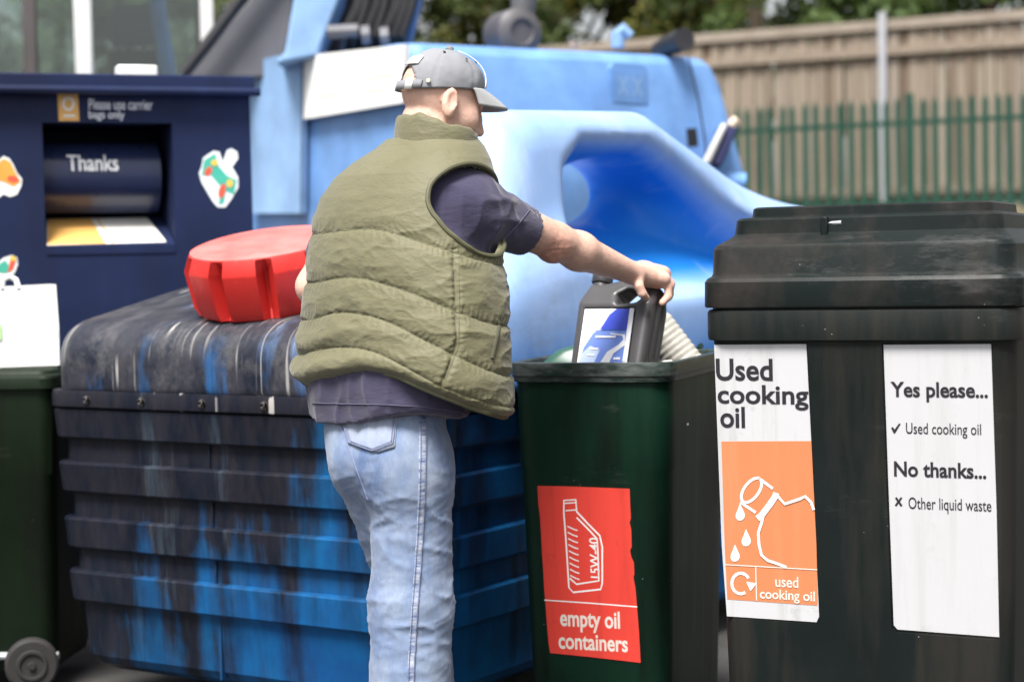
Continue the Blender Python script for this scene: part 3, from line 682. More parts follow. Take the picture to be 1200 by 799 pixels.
# speckle of dirt on the pale shoulder by the green bin
sp = k.ramp(k.noise(1.0, 8, 0.78, k.vec((8, 3.0, 7))), [(0.50, 0.0), (0.70, 0.5)])
nearf = k.math('MULTIPLY', k.math('SUBTRACT', 0.95, sep.outputs['Y']), 2.0, True)
c = k.mix(k.math('MULTIPLY', k.math('MULTIPLY', sp, nearf), k.math('MULTIPLY', k.math('SUBTRACT', 1.42, sep.outputs['Z']), 5.0, True)), c, (0.17, 0.165, 0.165))
k.set(color=c, rough=k.math('ADD', k.math('MULTIPLY', gm, -0.08), 0.45, True), spec=0.26)
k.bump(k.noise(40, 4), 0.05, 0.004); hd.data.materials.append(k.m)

# red screw lid lying on the filler end
k = NT('red_plastic'); c = k.mix(k.ramp(k.noise(4, 5), [(0.3, 0.0), (0.7, 1.0)]), (0.50, 0.018, 0.016), (0.62, 0.035, 0.028))
g_ = k.n('NewGeometry'); c = k.mix(k.ramp(k.noise(9, 7, 0.8), [(0.6, 0.0), (0.8, 0.35)]), c, (0.75, 0.35, 0.32))
c = k.mix(k.ramp(k.noise(1, 6, 0.75, k.vec((14, 14, 30))), [(0.66, 0.0), (0.74, 0.55)]), c, (0.72, 0.45, 0.42))
c = k.mix(k.ramp(k.noise(1.0, 6, 0.7, k.vec((10, 10, 4), (0.3,0.2,0), (1,4,2))), [(0.52, 0.0), (0.75, 0.5)]), c, (0.20, 0.012, 0.010))
k.set(color=c, rough=0.42, spec=0.4); k.bump(k.noise(60, 3), 0.05, 0.003); RED = k.m
def on_hood(px, py):
    hits = TF.i
    o = TF.i @ Vector((0,0,CAM_H)); dd = TF.i.to_3x3() @ ray(px, py)
    h = BVH_HOOD.ray_cast(o, dd); return TF.wld(h[0]), h[1]
BVH_HOOD = BVHTree.FromPolygons([tuple(v) for v in V.tolist()], [tuple(f) for f in Fa.tolist()])
loc, nrm = on_hood(306, 377)
CF = Frame(TF.wld(TF.i @ loc) , 0)
nw = Vector((-.10, -.215, 1)).normalized()
cap_c = loc + Vector((0.012, .215, .045))
rc_, hc = .240, .178
n = 10; rings = []
def gear(rad, z, notch, wd=.5):
    out = []
    for i in range(n):
        a0 = 2*math.pi*(i)/n
        for fr2, dr in ((-.499, rad*.026), (-.17, 0), (-.165, 0), (-.02, notch), (.02, notch), (.165, 0), (.17, 0), (.498, rad*.026)):
            a = a0 + fr2*2*math.pi/n; out.append(Vector((math.cos(a)*(rad-dr), math.sin(a)*(rad-dr), z)))
    return out
rings = [gear(rc_*.80, 0, .0), gear(rc_*.90, .004, .012), gear(rc_*.955, .03, .040), gear(rc_*1.0, hc-.046, .048), gear(rc_*1.0, hc-.040, .046), gear(rc_*.935, hc-.004, .006), gear(rc_*.925, hc, 0.0), gear(rc_*.80, hc+.003, 0)]
CPF = Frame(cap_c); 
rcap = tag(bpy.data.objects.new('screw_lid', None), 'big round red plastic screw lid lying on the oil bank', 'lid'); COL.objects.link(rcap)
rcap.location = cap_c; rcap.rotation_mode = 'QUATERNION'; rcap.rotation_quaternion = nw.to_track_quat('Z', 'Y') @ Matrix.Rotation(.2, 3, 'Z').to_quaternion()
MB().loft(rings[:-1], True, True).build('lid_body', RED, rcap, angle=24, bevel=.003, seg=2)
k = NT('sky_sheen_red'); c = k.mix(k.ramp(k.noise(6, 6, .7), [(0.3, 0.0), (0.7, 1.0)]), (0.62, 0.09, 0.08), (0.68, 0.22, 0.20)); k.set(color=c, rough=.45); k.bump(k.noise(40, 3), .05, .003)  # paler red: the sky's sheen on the top is painted into the colour
MB().loft([disc((0,0,hc-.004), (0,0,1), rc_*.90, 60), disc((0,0,hc+.002), (0,0,1), rc_*.90, 60), disc((0,0,hc+.005), (0,0,1), rc_*.86, 60)], False, True).build('lid_top', k.m, rcap, angle=24)

# ------------------------------------------------------------------ navy book and clothes bank
KF = Frame((-0.945, 6.93, 0), R(21)); KL, KD, KZ = 1.95, 1.15, 1.928
NAVY = dirty_plastic('navy_painted_steel', (0.014, 0.022, 0.062), (0.012, 0.015, 0.038), 0.4, 0.42, scuff=0.06, speck=False)
NAVY_IN = NAVY
bank = empty('recycling_bank', KF, 'tall navy blue recycling bank with an open chute marked thanks', 'recycling bank')
SK = Sheet(KF, (0,0,0), (0,-1,0), 0,0,0,0)
o0, o1 = SK.at(51,143), SK.at(211,290); ox0, ox1, oz1, oz0 = SK.at(51,200).x, SK.at(203,200).x, SK.at(120,144).z, SK.at(120,289).z
m = MB()
for lo, hi in (((-KL,0,.10),(ox0,.03,KZ)), ((ox1,0,.10),(0,.03,KZ)), ((ox0,0,oz1),(ox1,.03,KZ)), ((ox0,0,.10),(ox1,.03,oz0))): m.box(lo, hi)
m.build('front_panel', NAVY, bank, smooth=False)
m = MB(); m.box((-KL,.03,.10),(-KL+.03,KD,KZ)); m.box((-.03,.03,.10),(0,KD,KZ)); m.box((-KL,KD-.03,.10),(0,KD,KZ)); m.box((-KL,.03,KZ-.03),(0,KD,KZ-.002)); m.box((-KL,.03,.10),(0,KD,.13))
m.build('casing', NAVY, bank, smooth=False)
m = MB(); m.box((ox0-.02,.031,oz0-.05),(ox0,.5,oz1+.03)); m.box((ox1,.031,oz0-.05),(ox1+.02,.5,oz1+.03)); m.box((ox0,.031,oz1),(ox1,.5,oz1+.02)); m.box((ox0,.46,oz0-.05),(ox1,.5,oz1))
m.build('chute_lining', NAVY, bank, smooth=False)
# overhanging lip along the top
m = MB(); m.box((-KL-.03,-.035,KZ+.001),(.012,KD+.03,KZ+.055)); m.build('roof', NAVY, bank, bevel=.006)
MB().tube([(-KL-.05,-.045,KZ-.004),(.028,-.045,KZ-.004)], .016, 10).build('lip_rail', NAVY, bank)
m = MB(); m.box((-KL+.2,.2,0),(-KL+.35,KD-.2,.10)); m.box((-.35,.2,0),(-.2,KD-.2,.10)); m.build('skid', NAVY, bank, smooth=False)
# rotating drum with THANKS and the sloping tray below it
dz = (SK.at(120,163).z+SK.at(120,248).z)/2; dr = .130
DRUM = simple('navy_drum', (0.015,0.022,0.064), 0.3, 0.15, 5)
m = MB(); m.tube([(ox0+.004,.20,dz),(ox1-.03,.20,dz)], dr, 40); drum = m.build('drum', DRUM, bank)
SD = Sheet(KF, (0,.20-dr,dz), (0,-1,0), 0,0,0,0)
WHITE_LET = simple('white_lettering', (0.8,0.8,0.8), .5)
tx = SD.text('lettering', 'Thanks', 79, 181, 139, 201, WHITE_LET, bank, .012)
for v in tx.data.vertices:                                   # wrap the word round the drum
    a = (v.co.z-dz)/dr; a = a-.0; v.co.y = .20-(dr+.006)*math.cos(a); v.co.z = dz+(dr+.006)*math.sin(a)
tx.parent = drum
TRAY = paper('tray_white', (0.8,0.78,0.72), .1); TRAY_O = paper('tray_orange', (0.76,0.42,0.12), .1, (0.75,.6,.35))
ty0, tz0 = -.004, oz0+.004; ty1, tz1 = .24, SK.at(120,289).z+.112
nt_ = Vector((0, -(tz1-tz0), (ty1-ty0))).normalized()
m = MB(); m.add([Vector((ox0+.001,ty0,tz0)),Vector((ox1-.001,ty0,tz0)),Vector((ox1-.001,ty1,tz1)),Vector((ox0+.001,ty1,tz1)),Vector((ox0+.001,ty0,tz0-.03)),Vector((ox1-.001,ty0,tz0-.03)),Vector((ox1-.001,ty1,tz1-.03)),Vector((ox0+.001,ty1,tz1-.03))], [(0,1,2,3),(7,6,5,4),(0,4,5,1),(1,5,6,2),(2,6,7,3),(3,7,4,0)])
tray = m.build('chute_tray', NAVY, bank, smooth=False)
ST = Sheet(KF, (0,ty0,tz0), nt_, 0,0,0,0)
ST.poly('tray_notice', [(55,288),(195,284),(172,255),(55,258)], TRAY, tray, .002, .0012)
ST.poly('orange_print', [(56,287.5),(124,286),(106,256.5),(56,257.5)], TRAY_O, tray, .003, .0008)
ST.stroke('printed_stripe', [[(133,286),(114,257)]], .006, TRAY_O, tray, .003)
# notices and stickers
SK.poly('orange_badge', [(67,105.5),(91,106.5),(93,142),(69,142)], TRAY_O, bank, .002, .0015)
SK.stroke('badge_symbol', [ell_px(80,122,6,7,0,16), [(74,136),(88,136)]], .008, TRAY, bank, .0032)
SK.text('lettering', 'Please use carrier', 104, 116, 179, 128.5, WHITE_LET, bank, .01)
SK.text('lettering', 'bags only', 104, 129.5, 146, 142, WHITE_LET, bank, .01)
WHITE_ST = simple('sticker_white', (0.8,0.82,0.8), .5); TEAL = simple('sticker_teal', (0.06,0.42,0.30), .5); REDS = simple('sticker_red', (0.7,0.10,0.05), .5); YEL = simple('sticker_yellow', (0.75,0.5,0.08), .5); ORS = simple('sticker_orange', (0.8,0.36,0.06), .5)
# butterfly
SK2 = SK
bf = SK.poly('butterfly_sticker', [(238,185),(250,177),(257,178),(261,190),(266,176),(271,174),(278,178),(279,186),(272,196),(279,208),(279,220),(272,232),(264,243),(255,243),(249,236),(243,226),(236,214),(233,203),(236,196)], WHITE_ST, bank, .002, .0015)
SK.poly('wing', [(239,188),(252,180),(256,195),(266,206),(277,211),(274,228),(264,224),(254,214),(246,204),(236,206)], TEAL, bf, .003, .0006)
SK.poly('wing', [(258,221),(265,220),(262,238),(256,240)], TEAL, bf, .0034, .0006)
SK.poly('wing_spot', ell_px(244,201,4,6,30,10)[:-1], REDS, bf, .0038, .0006); SK.poly('wing_spot', ell_px(260,224,4,9,15,10)[:-1], REDS, bf, .0042, .0006)
SK.poly('wing_spot', ell_px(269,215,4,5,0,10)[:-1], YEL, bf, .0046, .0006); SK.poly('wing_spot', ell_px(251,191,4,4,0,10)[:-1], YEL, bf, .005, .0006)
# orange leaf-winged sticker and a small bird at the left
br = SK.poly('bird_sticker', [(-14,196),(-2,188),(4,183),(11,186),(16,194),(20,203),(26,210),(25,218),(20,228),(12,231),(4,228),(-4,234),(-14,230)], WHITE_ST, bank, .002, .0015)
SK.poly('wing', [(-12,199),(4,186),(12,190),(20,206),(24,213),(16,219),(2,212),(-12,216)], ORS, br, .003, .0006)
SK.poly('wing_spot', ell_px(15,210,7,4,10,10)[:-1], REDS, br, .0038, .0006)
bs = SK.poly('small_bird_sticker', [(-8,312),(4,302),(14,299),(20,302),(21,310),(17,320),(8,325),(4,333),(-6,330)], WHITE_ST, bank, .002, .0015)
SK.poly('wing', [(-6,313),(6,305),(11,312),(8,320),(-4,319)], TEAL, bs, .003, .0006); SK.poly('breast', [(12,303),(19,305),(15,316),(9,320)], REDS, bs, .0034, .0006); SK.poly('head', ell_px(15,303,4,3,0,10)[:-1], YEL, bs, .0038, .0006)
# small white block lying on the bank's roof
WB = Frame(KF.wld((SK.at(167,80).x, .10, KZ+.062)), KF.rz)
blk = MB(); blk.loft([rrect(0, .03, .145, .07, .008, 0.0, 3), rrect(0, .03, .148, .072, .01, .012, 3), rrect(0, .03, .146, .07, .01, .034, 3), rrect(0, .03, .135, .06, .008, .040, 3)])
w_ = blk.build('white_carton', simple('carton_white', (0.8,0.8,0.78), .6), None); w_.location = WB.o; w_.rotation_euler = (0,0,KF.rz)
tag(w_, 'small flat white carton lying on top of the navy bank', 'carton')

# ------------------------------------------------------------------ blue excavator parked behind
EF = Frame((-0.45, 9.0, 0), R(32))
MBLUE = dirty_plastic('machine_blue_paint', (0.145, 0.29, 0.58), (0.18, 0.325, 0.59), 0.35, 0.38, scuff=0.10, speck=False, scuffc=(0.4,0.5,0.65))
MBLUE_LT = dirty_plastic('faded_blue_paint', (0.24, 0.385, 0.61), (0.21, 0.36, 0.60), 0.4, 0.45, scuff=0.12, speck=False, scuffc=(0.45,0.55,0.68))
MGREY = simple('machine_grey_paint', (0.115, 0.115, 0.13), 0.5, 0.12, 4)
MDARK = simple('machine_dark_steel', (0.018, 0.018, 0.022), 0.5, 0.3, 6)
HOSE = simple('hydraulic_hose', (0.014, 0.013, 0.014), 0.45, 0.2, 8)
SIGNW = paper('warning_plate', (0.82, 0.82, 0.80), 0.08, (0.75,0.70,0.5)); SIGNY = paper('pale_yellow_print', (0.82, 0.80, 0.66), .1)
CABW = simple('cab_post_paint', (0.62, 0.62, 0.62), 0.4, 0.06, 4); CABD = simple('cab_dark_post', (0.07, 0.06, 0.06), 0.5)
exc = empty('excavator', EF, 'large blue excavator with a glazed cab parked behind the bins', 'excavator')
HX, HY = 1.98, 2.2
def house(rs): return [rrect(HX/2 + (a-b)/2 - 0.0, HY/2, HX+a+b, HY+2*c, .12, z, 6) for z, a, b, c in rs]
m = MB(); m.loft([rrect(HX/2+(r_-.0)/2, HY/2, HX+r_+2*l_*0, HY+2*l_, .13, z, 6) for z, r_, l_ in ((1.22,.05,-.06),(1.32,.06,-.03),(1.66,.08,.03),(1.74,.07,.035),(2.20,-.06,.0),(2.29,-.10,-.02),(2.33,-.14,-.05),(2.345,-.22,-.10))], True, True)
m.build('engine_housing', MBLUE, exc, angle=24)
m = MB(); m.loft([rrect(HX/2, HY/2, HX-.2, HY-.2, .1, z, 4) for z in (.95, 1.25)]); m.build('turntable_frame', MDARK, exc)
m = MB(); m.loft([rrect(HX/2, HY/2, HX*.98, HY*1.02, .1, z, 4) for z in (1.14, 1.215)]); m.build('deck_edge', MBLUE_LT, exc, angle=24)
m = MB(); m.loft([disc((HX/2, HY/2, z), (0,0,1), .55, 28) for z in (.75, .96)]); m.build('slew_ring', MDARK, exc)
for s in (-.95, .95):
    m = MB(); pr = []
    for a in range(24):
        t = 2*math.pi*a/24; pr.append((math.cos(t)*.42 + (1.35 if math.cos(t) > 0 else -1.35), .43+math.sin(t)*.42))
    m.loft([[Vector((HX/2+s-.25*q, HY/2+x, z)) for x, z in pr] for q in (-1, 1)]); m.build('track', MDARK, exc)
# faces: left flank x=0 (towards the cab), right flank y=0
SLf = Sheet(EF, (-.018,0,0), (-1,0,0), 0,0,0,0, ex=(0,-1,0)); SRf = Sheet(EF, (0,-.036,0), (0,-1,-.07), 0,0,0,0)
dp = MB(); a = [SLf.at(303,258), SLf.at(361,256), SLf.at(362,66), SLf.at(322,68), SLf.at(303,84)]
for nm, pix, mt, dd in (('side_door', [(300,250),(360,250),(361,67),(330,66),(316,70),(304,82),(300,100)], MBLUE_LT, .035), ('warning_plate', [(363,66),(481,53),(478,121),(362,140)], SIGNW, .032)):
    o = SLf.poly(nm, pix, mt, exc, dd, .03)
    if nm == 'warning_plate':
        SLf.poly('faded_print', [(433,75),(468,71),(468,90),(433,94)], SIGNY, o, .034, .001); SLf.poly('faded_print', [(378,108),(405,104),(405,112),(378,116)], SIGNY, o, .034, .001); SLf.poly('faded_print', [(430,100),(462,96),(462,106),(430,110)], SIGNY, o, .034, .001)
SLf.stroke('panel_gap', [[(361.5,62),(361,150),(360,255)]], .012, MDARK, exc, .036)
lg = SRf.poly('badge_recess', [(713,80),(716,74),(752,77),(757,83),(758,125),(714,122)], MBLUE, exc, .02, .03)
SRf.poly('badge_plate', [(716,83),(752,85),(755,123),(717,120)], MBLUE, lg, .024, .003)
SRf.stroke('badge_mark', [[(722,90),(732,112)],[(732,90),(722,112)],[(739,91),(749,113)],[(749,91),(739,113)]], .012, MBLUE_LT, lg, .025)
SRf.stroke('panel_gap', [[(806,68),(818,120),(826,170),(828,235)]], .012, MDARK, exc, .006)
SRf.poly('vent', [(804,151),(815,150),(817,172),(806,173)], MDARK, exc, .01, .01)
def EP(px, py, D): return EF.loc(P(px, py, D))
def slab(pix, D, th, name, mat, parent=exc, **kw):
    a = [EP(x, y, D) for x, y in pix]; b = [EP(x, y, D) + EF.i.to_3x3() @ Vector((0, th, 0)) for x, y in pix]
    n_ = len(a); m_ = MB()
    ar = Vector((0,0,0))
    for i in range(n_): ar += a[i-1].cross(a[i])
    if ar.dot(a[0]-b[0]) < 0: a.reverse(); b.reverse()
    m_.add(a+b, [tuple(range(n_)), tuple(reversed(range(n_, 2*n_)))] + [(i, i+n_, (i+1) % n_+n_, (i+1) % n_) for i in range(n_)])
    return m_.build(name, mat, parent, bevel=.015, **kw)
slab([(214,92),(262,92),(330,92),(342,30),(352,-90),(362,-140),(330,-120),(292,0)], 10.3, .30, 'boom_side_plate', MGREY)
slab([(322,75),(334,60),(344,0),(360,-110),(420,-110),(398,0),(372,66)], 9.75, .35, 'boom_foot', MBLUE_LT)
slab([(376,62),(398,0),(420,-110),(520,-110),(492,0),(478,60)], 10.15, .25, 'boom', simple('boom_blue', (0.03,0.12,0.28), .45))
MB().tube([EP(214,88,10.2), EP(246,48,10.2), EP(282,0,10.2), EP(340,-80,10.2)], .034, 10).build('cab_guard_rail', MDARK, exc)
slab([(378,0),(399,-6),(490,-6),(488,4),(470,50),(462,57),(384,64),(372,62)], 10.05, .06, 'valve_block', MDARK)
for i, (x0, x1) in enumerate(((402,420),(414,428),(425,441),(437,450),(447,466),(459,474),(468,482))):
    MB().tube([EP(x0,66-i*.8,9.85), EP(x0+3,40,9.7), EP(x1,8,9.7), EP(x1+14,-70,9.75)], .030, 8).build('hydraulic_hose', HOSE, exc)
MB().tube([EP(384,38,9.62), EP(420,36,9.62)], .035, 10).build('pipe_clamp', MGREY, exc); MB().tube([EP(424,42,9.62), EP(434,41,9.62)], .05, 10).build('hose_fitting', MGREY, exc); MB().tube([EP(446,44,9.62), EP(456,43,9.62)], .05, 10).build('hose_fitting', MGREY, exc)
# exhaust silencer and stack on the roof
ec = EP(601,40,9.75); ax = EF.i.to_3x3() @ Vector((.45,-.9,0)); ax.normalize()
m = MB(); m.loft([disc(ec-ax*.12, ax, .09, 22), disc(ec-ax*.10, ax, .125, 22), disc(ec+ax*.08, ax, .125, 22), disc(ec+ax*.105, ax, .095, 22), disc(ec+ax*.11, ax, .068, 22), disc(ec+ax*.095, ax, .06, 22)]); sil = m.build('silencer', simple('silencer_grey',(0.075,0.07,0.075),.5), exc, angle=30)
MB().tube([EP(612,22,9.75), EP(614,2,9.75), EP(616,-50,9.75)], [.062,.068,.068], 16).build('exhaust_stack', simple('stack_grey',(0.10,0.10,0.105),.45), exc)
MB().tube([EP(597,62,9.75), EP(600,40,9.75)], .09, 14).build('silencer_foot', MDARK, exc)
# lifting eye, black outlet pipe, warning beacon stub
MB().tube([EP(724,56,9.9), EP(724,40,9.9), EP(729,34,9.9), EP(739,43,9.9)], [.036,.036,.034,.026], 10).build('lifting_eye', MBLUE_LT, exc)
m = MB(); pp = [EP(772,60,10.0), EP(785,53,9.9), EP(802,46,9.75)]; m.tube(pp, [.05,.056,.060], 18); m.build('outlet_pipe', MDARK, exc)
MB().tube([EP(672,56,9.8), EP(672,49,9.8)], .025, 8).build('filler_cap', simple('brown_cap',(0.3,0.22,0.18),.6), exc)
slab([(828,190),(845,197),(866,149),(850,143)], 9.62, .42, 'step_arm', simple('navy_arm',(0.03,0.035,0.11),.45)); slab([(822,192),(832,194),(853,147),(847,143)], 9.59, .03, 'arm_edge', CABW)
MB().tube([EP(856,148,9.64), EP(864,140,9.64)], .026, 8).build('arm_pin', simple('pale_pin',(0.6,0.5,0.38),.5), exc)
MB().tube([EP(790,206,9.75), EP(873,213,9.75)], .047, 14).build('roller', MBLUE, exc)

# the glazed cab
CB = Frame(P(252, 60, 10.7), R(10)); CB = Frame((CB.o.x, CB.o.y, 0), R(10))
def to_e(mb): mb.v = [tuple(EF.loc(CB.wld(v))) for v in mb.v]; return mb
CWD = 1.75
m = MB(); m.box((-CWD,0,1.0),(0,1.5,2.18)); m.box((-CWD-.02,-.02,3.05),(.02,1.52,3.16)); to_e(m).build('cab_shell', CABW, exc, bevel=.03)
def cx_at(px): return CB.hit(px, 40, (0,0,0), (0,-1,0)).x
posts = [(235,251,CABW),(87,108,CABW),(27,43,CABD),(-80,-60,CABW)]
for a_, b_, mt in posts:
    m = MB(); m.box((cx_at(a_),-.005,2.18),(cx_at(b_),.075,3.05)); to_e(m).build('cab_post', mt, exc, bevel=.012)
for a_ in (-CWD, -.09):
    m = MB(); m.box((a_,1.40,2.18),(a_+.09,1.49,3.05)); to_e(m).build('cab_post', CABD, exc, bevel=.012)
k = NT('tinted_glass'); k.t.nodes.remove(k.b)
tp = k.n('BsdfTransparent'); tp.inputs[0].default_value = (0.80,0.86,0.84,1); gl = k.n('BsdfGlossy'); gl.inputs['Roughness'].default_value = 0.02; fz_ = k.n('Fresnel'); fz_.inputs[0].default_value = 1.5
ms = k.n('MixShader'); k.l(k.math('ADD', fz_.outputs[0], 0.05), ms.inputs[0]); k.l(tp.outputs[0], ms.inputs[1]); k.l(gl.outputs[0], ms.inputs[2]); k.l(ms.outputs[0], k.o.inputs['Surface']); GLASS = k.m
for a_, b_ in ((108,235),(43,87),(-60,27)):
    m = MB(); m.box((cx_at(a_)+.002,.03,2.182),(cx_at(b_)-.002,.036,3.048)); to_e(m).build('window_pane', GLASS, exc, smooth=False)
m = MB(); m.box((-CWD+.095,1.44,2.182),(-.095,1.446,3.048)); to_e(m).build('window_pane', GLASS, exc, smooth=False)
SEAT = simple('seat_cloth', (0.055,0.058,0.06), .8, .2, 10)
sx = cx_at(158)-.02
m = MB(); m.loft([rrect(sx,.85,.34,.12,.05,z,5) for z in (1.6,2.45)]+[rrect(sx,.86,.30,.11,.05,2.60,5)]); to_e(m).build('seat_back', SEAT, exc)
m = MB(); m.loft([rrect(sx,.86,w,.12,.055,z,5) for z, w in ((2.64,.27),(2.67,.31),(2.78,.32),(2.85,.29),(2.87,.24))]); to_e(m).build('headrest', simple('headrest_cloth',(0.09,0.095,0.10),.8), exc)
m = MB(); m.tube([(sx-.06,.87,2.58),(sx-.06,.87,2.66)], .012, 6); m.tube([(sx+.06,.87,2.58),(sx+.06,.87,2.66)], .012, 6); to_e(m).build('headrest_stem', GALV, exc)
m = MB(); m.tube([(cx_at(208)-.02,.5,2.15),(cx_at(195)-.02,.45,2.6),(cx_at(180),.4,3.0)], .05, 10); to_e(m).build('cab_blue_tube', MBLUE, exc)  # blue slanting tube behind the cab glass
m = MB(); m.box((-CWD+.1,.1,2.19),(-.1,1.38,2.2)); to_e(m).build('cab_floor', CABD, exc)

# ------------------------------------------------------------------ the man
k = NT('skin'); n1 = k.noise(9, 5, 0.65); n2 = k.noise(55, 4, 0.6)
c = k.mix(k.ramp(n1, [(0.3, 0.0), (0.72, 1.0)]), (0.60, 0.36, 0.275), (0.70, 0.47, 0.375)); c = k.mix(k.ramp(n2, [(0.5, 0.0), (0.75, 0.6)]), c, (0.50, 0.24, 0.18))
k.set(color=c, rough=0.55, sss=0.06, spec=0.3); k.b.inputs['Subsurface Radius'].default_value = (0.012, 0.005, 0.003)
EL_IN = k.b.inputs['Base Color']; c_skin = c; k_skin = k
pb = k.bump(k.noise(1.0, 6, 0.75, k.vec((60, 60, 60))), 0.3, 0.006); k.bump(k.noise(260, 4, 0.7), 0.25, 0.003, pb); SKIN = k.m
k = NT('olive_quilted_nylon'); a_ = k.noise(2.2, 5, 0.6); b_n = k.noise(1.0, 5, 0.6, k.vec((7, 7, 14), (0.4, 0.3, 0)))
c = k.mix(k.ramp(a_, [(0.3, 0.0), (0.7, 1.0)]), (0.100, 0.094, 0.047), (0.145, 0.137, 0.077)); c = k.mix(k.ramp(b_n, [(0.55, 0.0), (0.8, 0.4)]), c, (0.078, 0.073, 0.038))
k.set(color=c, rough=0.58, sheen=0.2, spec=0.3); w_ = k.n('TexWave'); w_.inputs['Scale'].default_value = 420; w_.inputs['Distortion'].default_value = 1
h1 = k.noise(1.0, 4, 0.6, k.vec((14, 14, 30), (0.5, 0.4, 0.2)))
pb = k.bump(h1, 0.35, 0.012); pb = k.bump(k.noise(1.0, 6, 0.7, k.vec((45, 45, 70), (0.5, 0.3, 0.6)), 0.8), 0.4, 0.004, pb); k.bump(k.noise(600, 2), 0.12, 0.0015, pb); OLIVE = k.m
k = NT('navy_jersey'); c = k.mix(k.ramp(k.noise(5, 5), [(0.3, 0.0), (0.7, 1.0)]), (0.040, 0.036, 0.072), (0.062, 0.056, 0.100))
k.set(color=c, rough=0.85, sheen=0.25, spec=0.2); pb = k.bump(k.noise(1.0, 4, 0.6, k.vec((9, 9, 22), (0.6, 0, 0.3))), 0.4, 0.012); k.bump(k.noise(420, 2), 0.12, 0.002, pb); JERSEY = k.m
def denim(name, lo, hi, wear):
    k = NT(name); big = k.noise(2.6, 3, 0.5, k.vec((2.4, 2.4, 0.55))); mid = k.noise(11, 6, 0.7, k.vec((1, 1, .55)))
    c = k.mix(k.ramp(big, [(0.36, 0.0), (0.66, 1.0)]), lo, hi); c = k.mix(k.ramp(mid, [(0.42, 0.0), (0.74, 0.6)]), c, wear)
    fib = k.noise(1.0, 3, 0.8, k.vec((260, 260, 30))); c = k.mix(k.math('MULTIPLY', fib, 0.35), c, tuple(x*.55 for x in lo))
    k.set(color=c, rough=0.9, spec=0.15, sheen=0.15); pb = k.bump(mid, 0.25, 0.008); k.bump(fib, 0.25, 0.002, pb); return k.m
DENIM = denim('faded_denim', (0.115, 0.175, 0.325), (0.25, 0.315, 0.44), (0.46, 0.50, 0.545))
k = NT('roped_seam_denim'); q_ = k.noise(1.0, 4, 0.7, k.vec((14, 14, 62))); c = k.mix(k.ramp(q_, [(0.38, 0.0), (0.62, 1.0)]), (0.09, 0.135, 0.27), (0.47, 0.50, 0.57)); k.set(color=c, rough=.9, spec=.15); k.bump(q_, .5, .006); DENIM_SEAM = k.m
DENIM_SEAM_OLD = denim('seam_denim', (0.11, 0.155, 0.30), (0.26, 0.32, 0.46), (0.48, 0.51, 0.58))
CAPC = simple('grey_cap_cotton', (0.205, 0.21, 0.228), 0.85, 0.18, 7, 0.25, bscale=40); CAPW = simple('pale_cap_trim', (0.62, 0.62, 0.60), 0.8, 0.08, 8); CAPB = simple('cap_brim_cotton', (0.33, 0.335, 0.34), 0.85, 0.1, 8)
METAL = simple('worn_brass', (0.55, 0.50, 0.40), 0.35, 0.1, 9, 0, 0.8)

SC = lambda D: FPX/D
hip = P(453, 545, 4.32); OR = Vector((hip.x, hip.y, 0)); MF = Frame(OR)
man = empty('person', MF, 'man in olive padded gilet, faded jeans and grey cap dropping in a bottle', 'person')
f = Vector((.64, .77, 0)).normalized(); r_ = Vector((.77, -.64, 0)).normalized()        # the way he faces; his right
L = lambda w: np.array(MF.loc(w))
# head axes
yaw, pit = R(65), R(15)
hf = Vector((math.sin(yaw)*math.cos(pit), math.cos(yaw)*math.cos(pit), -math.sin(pit))); hr = Vector((math.cos(yaw), -math.sin(yaw), 0)); hu = hr.cross(hf)
HC = P(516, 109, 4.42)
hd_ = lambda a, s, u: HC + hf*a + hr*s + hu*u
rot = [np.array(hf), np.array(hr), np.array(hu)]
# joints
sh_r = P(549, 240, 4.33); el_r = P(650, 283, 4.52); wr_r = P(741, 320, 4.73)
sh_l = P(418, 240, 4.56); el_l = P(369, 336, 4.50); wr_l = P(415, 395, 4.66)
neck0 = P(500, 172, 4.39)
lo = np.array([-.42, -.42, -.02]); hi = np.array([.78, .52, 1.88])
B = Field(lo, hi, 0.0048)
cone = lambda a, b, ra, rb, k=.02: B.cone(L(a), L(b), ra, rb, k)
hipr, hipl = hip + r_*.078 + Vector((0,0,-.02)), hip - r_*.036 + Vector((0,0,-.02))
kn_r, an_r = P(482, 705, 4.27), P(478, 905, 4.25); kn_l, an_l = P(484, 690, 4.45), P(498, 905, 4.52)
for z in (0,):
    an_r.z = .09; an_l.z = .09
chest = P(487, 250, 4.42); belly = P(470, 400, 4.36)
cone(hip, belly, .085, .10, .05); cone(belly, chest, .10, .11, .06); cone(sh_l, sh_r, .06, .06, .05); cone(chest, neck0, .10, .06, .05)
for a, b, ra, rb in ((hipr, kn_r, .066, .055), (kn_r, an_r, .052, .042), (hipl, kn_l, .062, .055), (kn_l, an_l, .052, .042)): cone(a, b, ra, rb, .03)
for an in (an_r, an_l): cone(an+Vector((0,0,-.04)), an + f*.16 + Vector((0,0,-.05)), .042, .034, .03)
cone(neck0, hd_(-.020, 0, -.075), .058, .057, .03)
